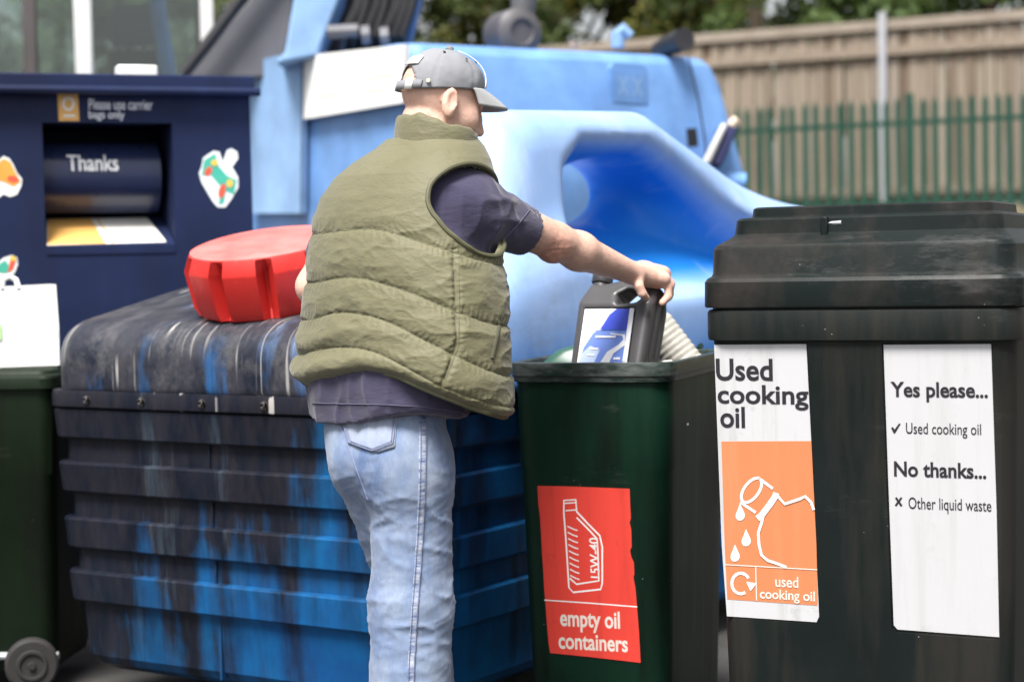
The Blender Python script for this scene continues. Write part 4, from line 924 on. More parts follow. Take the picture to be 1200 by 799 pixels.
# skull, face, jaw, nose, ears
B.ell(L(hd_(.0, 0, .004)), (.0945, .076, .088), rot, .0); B.ell(L(hd_(.030, 0, -.062)), (.070, .062, .078), rot, .035)
B.ell(L(hd_(.066, 0, -.108)), (.034, .040, .026), rot, .03); B.ell(L(hd_(.082, 0, -.006)), (.022, .052, .020), rot, .02)
cone(hd_(.092, 0, -.004), hd_(.104, 0, -.034), .0095, .0105, .014); cone(hd_(.104, 0, -.034), hd_(.1185, 0, -.062), .0105, .0115, .012); B.ell(L(hd_(.104, .011, -.066)), (.013, .008, .008), rot, .008); B.ell(L(hd_(.104, -.011, -.066)), (.013, .008, .008), rot, .008); B.ell(L(hd_(.094, 0, -.078)), (.014, .030, .018), rot, .014)
B.ell(L(hd_(.092, .0, -.090)), (.014, .026, .007), rot, .008); B.ell(L(hd_(.090, .0, -.102)), (.014, .024, .008), rot, .008)
for s in (1, -1):
    B.ell(L(hd_(.090, s*.032, -.022)), (.014, .016, .011), rot, .008, 'cut'); B.ell(L(hd_(.080, s*.032, -.022)), (.013, .013, .012), rot, .003)
    B.ell(L(hd_(.062, s*.048, -.052)), (.026, .018, .024), rot, .025)
    er = [np.array((hf*.90 + hr*s*.42).normalized()), np.array((hr*s*.90 - hf*.42).normalized()), np.array((hu*.98 - hf*.0).normalized())]
    ec_ = hd_(-.004, s*.083, -.030)
    B.ell(L(ec_), (.019, .009, .034), er, .006); B.ell(L(ec_ + hr*s*.009 + hf*.003 + hu*.004), (.011, .007, .022), er, .004, 'cut')
    B.ell(L(hd_(.002, s*.080, -.058)), (.011, .008, .012), rot, .006)
# arms
cone(sh_r, el_r, .058, .045, .02); fm = el_r.lerp(wr_r, .30); cone(el_r, fm, .043, .0465, .02); cone(fm, wr_r, .0455, .028, .02)
B.ell(L(el_r + Vector((-.008, -.012, -.026))), (.024, .024, .022), None, .02)
cone(sh_l, el_l, .056, .043, .02); cone(el_l, wr_l, .042, .028, .02); cone(wr_l, wr_l + f*.09 + Vector((0,0,-.02)), .03, .026, .015)
# gripping right hand: palm over the handle, four fingers curled down its far end, thumb in front
HD = .105
cone(wr_r, P(757, 319, 4.665+HD), .027, .029, .012); cone(P(752, 317, 4.69+HD), P(777, 321, 4.715+HD), .026, .021, .014); cone(P(756, 323, 4.655+HD), P(777, 327, 4.665+HD), .025, .020, .014); cone(P(750, 322, 4.66+HD), P(770, 330, 4.68+HD), .026, .019, .014)
for q in range(4):
    t = q/3.0; D0 = 4.730 - t*.064 + HD
    a = P(773+1.5*t, 321+5*t, D0); b = P(784.5-1.0*t + (1.2 if q in (1,2) else 0), 331+5*t, D0+.002); c_ = P(784.5-1.5*t, 344+4*t, D0-.004); d_ = P(777-1.0*t, 353+2*t, D0-.012)
    rr = (.0112, .0116, .0112, .0102)[q]
    cone(a, b, rr+.0022, rr+.0012, .007); cone(b, c_, rr+.0008, rr, .004); cone(c_, d_, rr, rr-.0012, .004)
ta, tb, tc, td = P(748, 325, 4.62+HD), P(748.5, 335, 4.605+HD), P(752.5, 344, 4.605+HD), P(757.5, 349, 4.615+HD)
cone(ta, tb, .0150, .0125, .010); cone(tb, tc, .0122, .0112, .005); cone(tc, td, .011, .0092, .005)
# the elbow and the knuckles are redder than the rest
for pt, rad in ((el_r + Vector((-.005, -.03, -.02)), .060), (P(781, 326, 4.70+HD), .040)):
    dn = k_skin.n('VectorMath', operation='DISTANCE'); k_skin.l(k_skin.tc.outputs['Object'], dn.inputs[0]); dn.inputs[1].default_value = tuple(MF.loc(pt))
    mk = k_skin.math('MULTIPLY', k_skin.ramp(k_skin.math('DIVIDE', dn.outputs['Value'], rad), [(0.2, 0.75), (1.0, 0.0)]), k_skin.ramp(k_skin.noise(45, 4, .7), [(0.3, 0.2), (0.65, 1.0)]))
    c_skin = k_skin.mix(mk, c_skin, (0.55, 0.20, 0.15))
k_skin.l(c_skin, EL_IN)
V, Fa = B.mesh()
N = vert_normals(V, Fa); de = np.linalg.norm(V - np.array(L(el_r + Vector((-.005, -.03, -.02)))), axis=1)      # loose skin creases at the elbow
V = V + N*(np.exp(-(de/.040)**2)*((1-np.abs(vnoise(V*np.array([1.0,1.0,1.6]), 75, 21)))**3*.0040 - .0015))[:,None]
obj('body', V, Fa, SKIN, man, angle=180)

# eyebrow and ear shading come from the shapes; short grey stubble of hair under the cap
# ------------------------------------------------------------------ jeans
J = Field((-.42, -.34, -.0), (.34, .46, 1.06), 0.0055)
jc = lambda a, b, ra, rb, k=.03: J.cone(L(a), L(b), ra, rb, k)
wst = P(452, 470, 4.32)
wl = lambda s, w: s
jc(hip + r_*.055 + Vector((0,0,.14)), hip - r_*.055 + Vector((0,0,.14)), .100, .100, .04)
jc(hip + r_*.050 - f*.03 + Vector((0,0,.02)), hip - r_*.020 - f*.03 + Vector((0,0,.02)), .096, .092, .05); jc(hip + r_*.050 + f*.03 + Vector((0,0,.02)), hip - r_*.030 + f*.03 + Vector((0,0,.02)), .095, .094, .05)
jc(hipr - f*.022 + Vector((0,0,-.01)), hipr - f*.022 + Vector((0,0,.06)), .090, .088, .04); jc(hipl - r_*.012 - f*.022 + Vector((0,0,.03)), hipl - r_*.022 - f*.018 + Vector((0,0,.09)), .078, .082, .04)
jc(hipr, kn_r, .092, .092, .04); jc(kn_r, an_r+Vector((0,0,-.03)), .092, .096, .03); jc(hipl, kn_l, .086, .080, .03); jc(kn_l, an_l+Vector((0,0,-.03)), .080, .088, .03)
J.d = np.maximum(J.d, (J.grid(tuple(slice(0,int(n)) for n in J.n))[2] - 1.03).astype(np.float32))
V, Fa = J.mesh(); N = vert_normals(V, Fa)
wr = vnoise(V*np.array([1,1,2.6]) + V[:,[2,0,1]]*.8, 11, 3); wr2 = vnoise(V*np.array([1.2,1.2,3.6]) - V[:,[1,2,0]]*1.2, 20, 5)
zb = V[:,2]; kz = np.exp(-((zb-.50)/.13)**2) + .8*np.exp(-((zb-.72)/.10)**2) + .45
V = V + N*((1-np.abs(wr))**2.6*.0034*kz + (1-np.abs(wr2))**3*.0014*kz - .0015)[:,None]
jeans = obj('jeans', V, Fa, DENIM, man, angle=180)
BJ = BVHTree.FromPolygons([tuple(v) for v in V.tolist()], [tuple(q) for q in Fa.tolist()])
def drape(pixgrid, bvh, lift):
    out = []
    for row in pixgrid:
        rr = []
        for px, py in row:
            o = MF.i @ Vector((0,0,CAM_H)); d = ray(px, py); h = bvh.ray_cast(o, d)
            rr.append(h[0] + h[1]*lift if h[0] else None)
        out.append(rr)
    return out
def patch(name, corners, nu, nv, bvh, lift, mat, parent, under=.004):
    """a piece of cloth lying on the garment: corners tl, tr, br, bl in pixels"""
    tl, tr, br, bl = [Vector(c) for c in corners]; g = []
    for j in range(nv+1):
        a = tl.lerp(bl, j/nv); b = tr.lerp(br, j/nv); g.append([tuple(a.lerp(b, i/nu)) for i in range(nu+1)])
    return patch_grid(name, g, bvh, lift, mat, parent)
def patch_grid(name, g, bvh, lift, mat, parent):
    pts = drape(g, bvh, lift); v = []; idx = {}; fs = []
    for j, row in enumerate(pts):
        for i, p in enumerate(row):
            if p is not None: idx[(j,i)] = len(v); v.append(p)
    for j in range(len(pts)-1):
        for i in range(len(pts[0])-1):
            q = [(j,i),(j+1,i),(j+1,i+1),(j,i+1)]
            if all(x in idx for x in q): fs.append([idx[x] for x in q])
    o = obj(name, v, fs, mat, parent, angle=180)
    s_ = o.modifiers.new('thick', 'SOLIDIFY'); s_.thickness = lift+.002; s_.offset = -1
    return o
def cloth_line(name, pix, bvh, lift, rad, mat, parent, n=40):
    L_ = [Vector(p) for p in pix]; out = []
    for s in range(n+1):
        t = s/n*(len(L_)-1); i = min(int(t), len(L_)-2); q = L_[i].lerp(L_[i+1], t-i)
        h = bvh.ray_cast(MF.i @ Vector((0,0,CAM_H)), ray(q.x, q.y))
        if h[0]: out.append(h[0] + h[1]*lift)
    if len(out) > 2: return MB().tube(out, rad, 6).build(name, mat, parent)
pk = []
for j in range(15):
    v_ = j/14; row = []
    for i in range(15):
        u = i/14; top = Vector((398+68*u, 481+1.5*u)); bx_ = 409+54*u; byy = 521 + (9.5 - abs(u-.62)*17 if True else 0)
        row.append(tuple(top.lerp(Vector((bx_, byy)), v_)))
    pk.append(row)
pocket = patch_grid('back_pocket', pk, BJ, .0035, denim('pocket_denim', (0.24,0.29,0.41), (0.34,0.38,0.46), (0.46,0.48,0.50)), jeans)
THREAD = simple('denim_thread', (0.16,0.19,0.30), .9)
cloth_line('pocket_stitching', [(399.5,483),(411,519),(438,528.5),(461,519),(464.5,484)], BJ, .0062, .0013, THREAD, jeans, 60)
cloth_line('pocket_stitching', [(401.5,483),(413,517),(438,526),(459,517),(462,484)], BJ, .0062, .0010, THREAD, jeans, 60)
sw = []
for j in range(50):
    t = j/49; y = 487+320*t; x = 495.5 + 2.2*math.sin(t*5) - 12*t; sw.append([(x-4.2, y), (x-2, y), (x, y), (x+2, y), (x+4.2, y)])
patch_grid('side_seam', sw, BJ, .0022, DENIM_SEAM, jeans)
cloth_line('seam_stitching', [(r__[2][0]+3.0, r__[2][1]) for r__ in sw], BJ, .0040, .0010, THREAD, jeans, 160)
cloth_line('seam_stitching', [(r__[2][0]-3.0, r__[2][1]) for r__ in sw], BJ, .0040, .0010, THREAD, jeans, 160)
cloth_line('seat_seam', [(397,486),(407,520),(418,550),(431,585)], BJ, .0005, .0016, THREAD, jeans, 40)
SHOE = simple('brown_shoe_leather', (0.05,0.032,0.022), .5)
for an in (an_r, an_l):
    m = MB(); c0_ = MF.loc(an); rg = []
    for s, hw, ht in ((-.07,.034,.07),(-.05,.042,.09),(.03,.045,.085),(.10,.048,.06),(.17,.044,.048),(.205,.026,.036),(.212,.012,.026)):
        rg.append([Vector(c0_) + f*s + r_*(hw*math.cos(q)) + Vector((0,0,-.088 + max(0.0, ht*.5*(1+math.sin(q))))) for q in (2*math.pi*i/14 for i in range(14))])
    m.loft(rg); m.build('shoe', SHOE, man)

# ------------------------------------------------------------------ navy T-shirt
T = Field((-.40, -.40, .86), (.42, .45, 1.70), 0.0052)
tcn = lambda a, b, ra, rb, k=.03, op='u': T.cone(L(a), L(b), ra, rb, k, op)
tb0 = P(457, 500, 4.33)
for s in (-1, 1):
    tcn(tb0 + r_*(.062*s) + Vector((0,0,-.1)), tb0 + r_*(.062*s) + Vector((0,0,.12)), .136, .138, .05)
    tcn(tb0 + r_*(.062*s) + Vector((0,0,.12)), chest + r_*(.07*s), .135, .135, .05)
tcn(chest, neck0, .11, .062, .04); tcn(sh_l, sh_r, .062, .062, .05)
slv_end = sh_r.lerp(el_r, .66); dirv = (el_r-sh_r).normalized()
tcn(sh_r - dirv*.01 + Vector((0,0,-.010)), slv_end + dirv*.06 + Vector((0,0,-.004)), .078, .054, .03)
dl = (el_l-sh_l).normalized(); sle = sh_l.lerp(el_l, .72); tcn(sh_l, sle + dl*.05, .070, .056, .03)
X, Y, Z = T.all(); d = T.d
a0 = L(slv_end); cut = ((X-a0[0])*dirv.x + (Y-a0[1])*dirv.y + (Z-a0[2])*(dirv.z)); nearm = (X-a0[0])*r_.x+(Y-a0[1])*r_.y > -.10
tilt = cut + .0
d = np.where(nearm & (Z > 1.25), np.maximum(d, tilt), d)
a1 = L(sle); cutl = ((X-a1[0])*dl.x + (Y-a1[1])*dl.y + (Z-a1[2])*dl.z); farm = ((X-a1[0])**2+(Y-a1[1])**2 < .1**2) & (Z > 1.05) & (X < a1[0]+.07)
d = np.where(farm, np.maximum(d, cutl), d)
hz_ = np.float32(CAM_H) - (486-304)/512.0
d = np.maximum(d, (hz_ + .012*np.sin(X*9+.5) + .01*np.sin(Y*21) - Z))
T.d = d.astype(np.float32)
# hollow the sleeve so the arm comes out of a cuff
T.cone(L(slv_end - dirv*.03), L(slv_end + dirv*.07), .0535, .0485, .0, 'cut')
V, Fa = T.mesh(); N = vert_normals(V, Fa)
# folds: radiating over the sleeve, slack at the hem
rel = V - L(sh_r); al = rel @ np.array(dirv)
wv_ = vnoise(np.stack([al*9, rel @ np.array(dirv.orthogonal())*26, V[:,2]*22], 1), 1.0, 9); wv2 = vnoise(V*np.array([1,1,.45]), 24, 12)
armz = np.exp(-((al-.07)/.07)**2)*(V[:,0] > L(sh_r)[0]-.06)
cuff = 1-np.clip((al-.10)/.05, 0, 1)*(V[:,0] > L(sh_r)[0]-.02)*(np.abs(V[:,2]-L(slv_end)[2]) < .13)
V = V + N*(((1-np.abs(wv_))**3*.0105*armz + (1-np.abs(wv2))**3*.005 - .003)*cuff)[:,None]
tee = obj('t_shirt', V, Fa, JERSEY, man, angle=180)
BT = BVHTree.FromPolygons([tuple(v) for v in V.tolist()], [tuple(q) for q in Fa.tolist()])
STIT = simple('navy_thread', (0.10,0.095,0.15), .9)
cloth_line('cuff_stitching', [(590.5,280),(600,271),(612,257),(621,246)], BT, .0008, .0011, STIT, tee, 40)
cloth_line('hem_stitching', [(366,472),(400,473),(450,474),(500,477),(546,484)], BT, .0008, .0011, STIT, tee, 90)

# ------------------------------------------------------------------ padded gilet: rings round the trunk, quilted
sc_ = 512.0
prof = [  # image y, left px, right px, depth half (m), D
    (500,345,600,.172,4.33),(470,346,598,.176,4.33),(440,345,596,.180,4.33),(400,351,593,.180,4.34),(350,357,591,.178,4.36),(300,362,587,.175,4.38),(260,365,584,.168,4.40),(230,375,581,.158,4.41),(205,393,577,.144,4.415),(188,414,573,.126,4.42),(172,440,566,.108,4.425),(160,456,556,.095,4.43),(150,459,548,.086,4.43),(142,463,545,.080,4.43)]
pz, pcx, pcy, pa, pb_ = [], [], [], [], []
for y, xl, xr, b, D in prof:
    c_ = P((xl+xr)/2, y, D); hw = (xr-xl)/2*D/FPX
    pz.append(c_.z); pcx.append(c_.x); pcy.append(c_.y); pb_.append(b); pa.append(math.sqrt(max(hw*hw-(b*f.x)**2, .0012))/r_.x)
pz, pcx, pcy, pa, pb_ = map(np.array, (pz, pcx, pcy, pa, pb_))
NT_, NZ = 420, 260
th = np.linspace(0, 2*np.pi, NT_, endpoint=False)
def ringpt(z, t):
    cx_, cy_, a_, b_ = (np.interp(z, pz, q) for q in (pcx, pcy, pa, pb_))
    co, si = np.cos(t), np.sin(t); e = 2/2.35
    x_, y_ = a_*np.sign(co)*np.abs(co)**e, b_*np.sign(si)*np.abs(si)**e
    return np.stack([cx_ + x_*r_.x + y_*f.x, cy_ + x_*r_.y + y_*f.y, z], -1)
order = np.argsort(pz); pz, pcx, pcy, pa, pb_ = (q[order] for q in (pz, pcx, pcy, pa, pb_))
def zpx(py): return CAM_H - (py-304.5)/sc_
def Xpx(px): return (px-600)/sc_
def curve(pts): return np.array([Xpx(p[0]) for p in pts]), np.array([zpx(p[1]) for p in pts])
hemc = curve([(340,446),(352,453),(372,446),(400,438),(432,433),(470,437),(500,450),(540,466),(575,481),(600,490)])
tt = np.linspace(0, 1, NZ)
ztop = zpx(158)
TH, TT = np.meshgrid(th, tt, indexing='xy')         # rows: height
X0 = ringpt(np.full(NT_, zpx(450)), th)[:,0]
hem = np.interp(X0, *hemc)
front = np.clip(np.sin(th), 0, 1); near = (np.cos(th)*r_.y + np.sin(th)*f.y) < 0.12
hem = np.where(np.sin(th) > .35, np.minimum(hem, zpx(478)), hem)
hem = np.convolve(np.concatenate([hem[-6:], hem, hem[:6]]), np.ones(13)/13, 'valid')
ZZ = hem[None,:] + (ztop - hem[None,:])*TT
PT = ringpt(ZZ.ravel(), TH.ravel()).reshape(NZ, NT_, 3)
Nn = PT - np.stack([np.interp(ZZ, pz, pcx), np.interp(ZZ, pz, pcy), ZZ], -1); Nn[...,2] = 0
Nn /= np.linalg.norm(Nn, axis=-1, keepdims=True)+1e-9
sh_up = np.clip((ZZ - zpx(215))/(zpx(165)-zpx(215)), 0, 1); Nn[...,2] += sh_up*1.3; Nn /= np.linalg.norm(Nn, axis=-1, keepdims=True)
seams = [curve([(368,271),(444,266),(520,291),(587,313)]), curve([(366,329),(416,320),(487,341),(534,362),(589,383)]), curve([(363,373),(401,360),(454,370),(534,411),(592,440)]), curve([(345,415),(392,402),(440,404),(487,428),(520,447),(597,476)])]
XX = PT[...,0]; levels = [np.interp(XX, *s) for s in seams]
ker = np.hanning(47); ker /= ker.sum()
levels = [np.apply_along_axis(lambda q: np.convolve(np.concatenate([q[-23:], q, q[:23]]), ker, 'valid'), 1, l_) for l_ in levels]
levels = [zpx(150)*np.ones_like(ZZ)] + levels + [np.broadcast_to(hem[None,:], ZZ.shape)-.004]
puff = np.zeros_like(ZZ); groove = np.zeros_like(ZZ)
for i in range(len(levels)-1):
    up, lw = levels[i], levels[i+1]; hgt = np.maximum(up-lw, .012); s = np.clip((ZZ-lw)/hgt, 0, 1); inn = (ZZ <= up) & (ZZ > lw)
    amp = .009 if i == 0 else .012
    sh = (4*s*(1-s))**.42 if i else np.clip(s*7, 0, 1)**.5
    puff = np.where(inn, amp*np.minimum(1, hgt/.07)*sh, puff)
# vertical side seam below the armhole
vs_x = np.interp(ZZ, [zpx(448), zpx(405), zpx(358), zpx(300)], [Xpx(520), Xpx(538), Xpx(539), Xpx(537)])
nearside = (PT[...,1] < np.interp(ZZ, pz, pcy) + .03)
dv = np.abs(XX - vs_x); vg = np.where(nearside & (ZZ < zpx(292)) & (ZZ > zpx(452)), np.exp(-(dv/.006)**2), 0)
puff = puff*(1-.8*vg)
pl = PT.reshape(-1,3)
w1 = vnoise(np.stack([pl[:,0]*7+pl[:,2]*5, pl[:,1]*7, pl[:,2]*11], 1), 1.0, 2).reshape(ZZ.shape); w2 = vnoise(np.stack([pl[:,0]*15-pl[:,2]*13, pl[:,1]*15, pl[:,2]*26], 1), 1.0, 6).reshape(ZZ.shape); w3 = vnoise(np.stack([pl[:,0]*30+pl[:,2]*34, pl[:,1]*30, pl[:,2]*44], 1), 1.0, 8).reshape(ZZ.shape)
low = np.clip((zpx(330)-ZZ)/.2, 0, 1); mid = np.clip((zpx(240)-ZZ)/.08, 0, 1)
fold = (1-np.abs(w1))**2.2*.009*(low+.12) + (1-np.abs(w2))**2.5*.0034*(.2+.8*mid) + (1-np.abs(w3))**2.5*.0016*(.2+.8*mid)
# slack roll of cloth above the hem at the back
bul = .012*np.exp(-((ZZ-(hem[None,:]+.035))/.026)**2)*np.clip((Xpx(500)-XX)/.15, 0, 1) + .009*np.exp(-((ZZ-(hem[None,:]+.10))/.02)**2)*np.clip((Xpx(450)-XX)/.12, 0, 1)
tuck = -.022*np.exp(-((ZZ-hem[None,:])/.012)**2)
pk_ = np.zeros_like(ZZ)
for lv_ in levels[1:-1]:
    dd_ = np.abs(ZZ-lv_); pk_ += np.exp(-(dd_/.020)**2)*(1-np.exp(-(dd_/.004)**2))*(np.sin(TH*150+6*w1)*.6+np.sin(TH*83+2+8*w2))
pk_ += np.where(nearside & (ZZ < zpx(292)), np.exp(-(dv/.018)**2)*(1-np.exp(-(dv/.004)**2))*np.sin(ZZ*420+5*w2), 0)
D_ = puff + fold + bul + tuck + pk_*.0011 - .013
PT = PT + Nn*D_[...,None]
# armholes
ac_r = P(556, 246, 4.27); AF, AZ = .118, .106
def armhole(PT, c, side, A, Bz):
    q = PT - np.array(c); ff = q[...,0]*f.x + q[...,1]*f.y; zz = q[...,2]; ss = (q[...,0]*r_.x + q[...,1]*r_.y)*side
    g = np.sqrt((ff/A)**2 + (zz/Bz)**2); return ff, zz, ss, g
keep = np.ones((NZ-1, NT_), bool); loops = []
for c, side in ((ac_r, 1), (P(432, 262, 4.60), -1)):
    ff, zz, ss, g = armhole(PT, c, side, AF, AZ); ok = ss > -.10
    gc = (g[:-1,:] + g[1:,:] + np.roll(g,-1,1)[:-1,:] + np.roll(g,-1,1)[1:,:])/4; okc = ok[:-1,:]
    rem = (gc < 1) & okc; keep &= ~rem
    # snap the rim onto the ellipse
    touch = np.zeros((NZ, NT_), bool)
    for dj in (0,1):
        for di in (0,1): touch[dj:NZ-1+dj, :] |= np.roll(rem, di, 1)
    un = np.zeros((NZ, NT_), bool)
    kp = keep & ~rem
    for dj in (0,1):
        for di in (0,1): un[dj:NZ-1+dj, :] |= np.roll(kp, di, 1)
    rim = touch & un; gg = np.maximum(g, .2); nf, nz2 = ff/gg, zz/gg
    for j, i in np.argwhere(rim):
        df, dz_ = nf[j,i]-ff[j,i], nz2[j,i]-zz[j,i]
        PT[j,i] += np.array([f.x*df, f.y*df, dz_])
    rp = [(math.atan2(zz[j,i], ff[j,i]), tuple(PT[j,i])) for j, i in np.argwhere(rim)]; rp.sort(); loops.append([p for _, p in rp])
vid = np.arange(NZ*NT_).reshape(NZ, NT_); fs = []
a_i, b_i = vid[:-1,:], np.roll(vid,-1,1)[:-1,:]; c_i, d_i = np.roll(vid,-1,1)[1:,:], vid[1:,:]
Fq = np.stack([a_i, b_i, c_i, d_i], -1)[keep]
VV = PT.reshape(-1,3) - np.array(MF.o)
used = np.unique(Fq); rem_ = -np.ones(len(VV), int); rem_[used] = np.arange(len(used))
gil = obj('gilet', VV[used], rem_[Fq], OLIVE, man, angle=180)
so = gil.modifiers.new('thick', 'SOLIDIFY'); so.thickness = .014; so.offset = -1
BV = BVHTree.FromPolygons([tuple(v) for v in VV[used].tolist()], [tuple(q) for q in rem_[Fq].tolist()])
OLIVE_D = simple('olive_binding', (0.085, 0.082, 0.042), .6, .15, 12)
for lp in loops:
    q = [np.array(p)-np.array(MF.o) for p in lp]; n_ = len(q)
    if n_ > 20:
        s_ = [sum(q[(i+j) % n_] for j in range(-4,5))/9 for i in range(0, n_, 2)]; s_.append(s_[0]); MB().tube(s_, .0058, 8, False).build('armhole_binding', OLIVE_D, gil)
hl = [VV[vid[0,i]] + np.array((0,0,.004)) for i in range(0, NT_, 3)]; hl.append(hl[0]); MB().tube(hl, .0065, 8, False).build('hem_binding', OLIVE_D, gil)
cloth_line('pocket_opening', [(585,368),(584,385),(580,402),(576,420)], BV, .001, .0045, simple('pocket_shadow', (0.06,0.058,0.035), .8), gil, 24)
vis = (PT[...,1] < np.interp(PT[...,2], pz, pcy) + .10)
for lv_ in levels[1:4]:
    line = []
    for i in range(NT_):
        j = int(np.argmin(np.abs(ZZ[:,i]-lv_[:,i])))
        if vis[j,i] and keep[min(j,NZ-2),i]: line.append((i, Vector(PT[j,i]-np.array(MF.o))))
    runs = []; cur = []
    for i, p in line:
        if cur and i != cur[-1][0]+1: runs.append(cur); cur = []
        cur.append((i, p))
    runs.append(cur)
    for rn in runs:
        if len(rn) > 25: MB().tube([p for _, p in rn][::2], .0014, 6).build('quilting_seam', OLIVE_D, gil)
cloth_line('quilting_seam', [(538,305),(539,358),(538,405),(522,445)], BV, -.0006, .0014, OLIVE_D, gil, 120)
# stand collar, tipped forward with the neck
cn = []; w = P(510, 160, 4.41)
for u, gr_, fwd in ((-.056,.006,.0),(-.034,.005,.0),(-.004,.003,.002),(.022,.001,.004),(.034,.0,.006),(.039,-.005,.007),(.034,-.011,.007),(.006,-.013,.004),(-.03,-.012,.0)):
    ring = []
    for i in range(80):
        t = 2*math.pi*i/80; fx_, rx_ = math.sin(t), math.cos(t)
        o_ = f*(fx_*(.090+gr_) + fwd) + r_*(rx_*(.100+gr_))
        hgt = u*(1+.06*math.sin(3*t+1)) - (.34*(o_.x+.035) if o_.x > -.035 else -.10*(o_.x+.035)) + .012 + .0025*math.sin(6*t+u*50) + .0015*math.sin(13*t)
        ring.append(Vector(MF.loc(w + o_ + Vector((0,0,hgt)))))
    cn.append(ring)
MB().loft(cn, False, False).build('collar', OLIVE, gil, angle=180)

# ------------------------------------------------------------------ baseball cap
NA, NE = 96, 34; cv = []; cf = []
def dome(az, el, gr_=0.0):
    # az 0 = brow, 180 = back of the head; el 0 rim .. 1 crown
    e = el*math.pi/2; ra = .1010+gr_; rs = .0835+gr_; hu_ = .094+gr_; rim = .003 + .026*math.cos(az)
    bulge = 1.0 + .03*math.sin(math.pi*el)
    return hd_(-.001 + math.cos(az)*math.cos(e)**.85*ra*bulge, math.sin(az)*math.cos(e)**.85*rs*bulge, rim + math.sin(e)*(hu_-rim+.008))
for j in range(NE+1):
    for i in range(NA):
        az = 2*math.pi*i/NA; el = j/NE; p = dome(az, el)
        seamd = min(abs(((az/(math.pi/3)) % 1)), 1-((az/(math.pi/3)) % 1)); p = p - (p-HC).normalized()*(.0022*math.exp(-(seamd/.035)**2))
        q = vnoise(np.array([[p.x, p.y, p.z]]), 34, 4)[0]*.0016 + vnoise(np.array([[p.x, p.y, p.z]]), 75, 7)[0]*.0008; cv.append(Vector(MF.loc(p)) + (p-HC).normalized()*q)
for j in range(NE):
    for i in range(NA):
        az = 2*math.pi*(i+.5)/NA; el = (j+.5)/NE
        back = abs(az-math.pi); hole_ = back < .62 and el < .34*math.sqrt(max(0, 1-(back/.62)**2))
        if not hole_: cf.append((j*NA+i, j*NA+(i+1) % NA, (j+1)*NA+(i+1) % NA, (j+1)*NA+i))
cap = obj('cap', cv, cf, CAPC, man, angle=180)
s_ = cap.modifiers.new('thick', 'SOLIDIFY'); s_.thickness = .003; s_.offset = 1
def strip(az0, az1, e0, e1, gr_, name, mat, parent, n=24, th_=.003):
    v = []; 
    for i in range(n+1):
        a = az0+(az1-az0)*i/n
        for e in (e0, e1): v.append(Vector(MF.loc(dome(a, e, gr_))))
    o = obj(name, v, [(2*i, 2*i+1, 2*i+3, 2*i+2) for i in range(n)], mat, parent, angle=180); q = o.modifiers.new('t', 'SOLIDIFY'); q.thickness = th_; q.offset = 0; return o
strip(math.pi-.80, math.pi+.80, .0, .105, .0035, 'strap', CAPC, cap)
strip(math.pi-.58, math.pi-.36, -.01, .125, .006, 'buckle', CAPW, cap, 6, .004)
strip(math.pi-.52, math.pi+.30, .33, .47, .0038, 'back_patch', CAPW, cap, 14, .002)
for az, el in ((1.25,.55), (2.05,.62), (.35,.6)):
    c_ = MF.loc(dome(az, el, .003)); d_ = (dome(az, el)-HC).normalized(); MB().loft([disc(c_, d_, .0038, 10), disc(c_+d_*.0012, d_, .003, 10)]).build('eyelet', MDARK, cap)
c_ = MF.loc(dome(math.pi-.95, .09, .005)); d_ = (dome(math.pi-.95,.09)-HC).normalized(); MB().loft([disc(c_, d_, .006, 12), disc(c_+d_*.002, d_, .005, 12)]).build('brass_eyelet', METAL, cap)
c_ = MF.loc(dome(0, 1, .002)); MB().loft([disc(c_, hu, .010, 14), disc(c_+hu*.006, hu, .009, 14), disc(c_+hu*.009, hu, .005, 14)]).build('top_button', CAPC, cap)
v = []
for i in range(15):
    e = .05+.86*i/14
    for a in (.50, .62): v.append(Vector(MF.loc(dome(a*(1-.55*e), e, .0045))))
o = obj('pale_piping', v, [(2*i, 2*i+1, 2*i+3, 2*i+2) for i in range(14)], CAPW, cap, angle=180); q = o.modifiers.new('t', 'SOLIDIFY'); q.thickness = .002
# curved brim
v = []; NB, NR = 26, 10
for i in range(NB+1):
    a = -1.05 + 2.10*i/NB; base_ = dome(a, .02, .001)
    for j in range(NR+1):
        t = j/NR; ext = .072*math.sqrt(max(0, 1-(a/1.10)**2))
        s_l = math.sin(a)*.0875
        p = base_ + hf*(ext*t) + hu*(-.016*t - .010*t*t - (abs(s_l)/.0875)**2*.010*t) + hr*(s_l*.02*t)
        v.append(Vector(MF.loc(p)))
brim = obj('brim', v, [(i*(NR+1)+j, (i+1)*(NR+1)+j, (i+1)*(NR+1)+j+1, i*(NR+1)+j+1) for i in range(NB) for j in range(NR)], CAPB, cap, angle=180)
q = brim.modifiers.new('t', 'SOLIDIFY'); q.thickness = .005; q.offset = 0

# ------------------------------------------------------------------ the oil bottle in his hand, and what already lies in the bin
def bottle_axes(o, ex, ez):
    ex = Vector(ex).normalized(); ez = Vector(ez).normalized(); ey = ez.cross(ex).normalized(); ex = ey.cross(ez)
    return Matrix(((ex.x, ey.x, ez.x, o.x), (ex.y, ey.y, ez.y, o.y), (ex.z, ey.z, ez.z, o.z), (0,0,0,1)))
def set_m(o, m): o.matrix_world = m
BLK = simple('dark_grey_bottle_plastic', (0.060, 0.058, 0.062), 0.36, 0.12, 8)
bw, bd_ = .178, .105
bo = P(721, 422, 4.80); yawb = R(30)
Mb = bottle_axes(bo, (math.cos(yawb), -math.sin(yawb), -.0), (.17, .30, .94))
bt = bpy.data.objects.new('oil_bottle', None); COL.objects.link(bt); bt.matrix_world = Mb @ Matrix.Scale(1.15, 4); tag(bt, 'dark grey oil bottle with blue label held over the green bin', 'bottle')
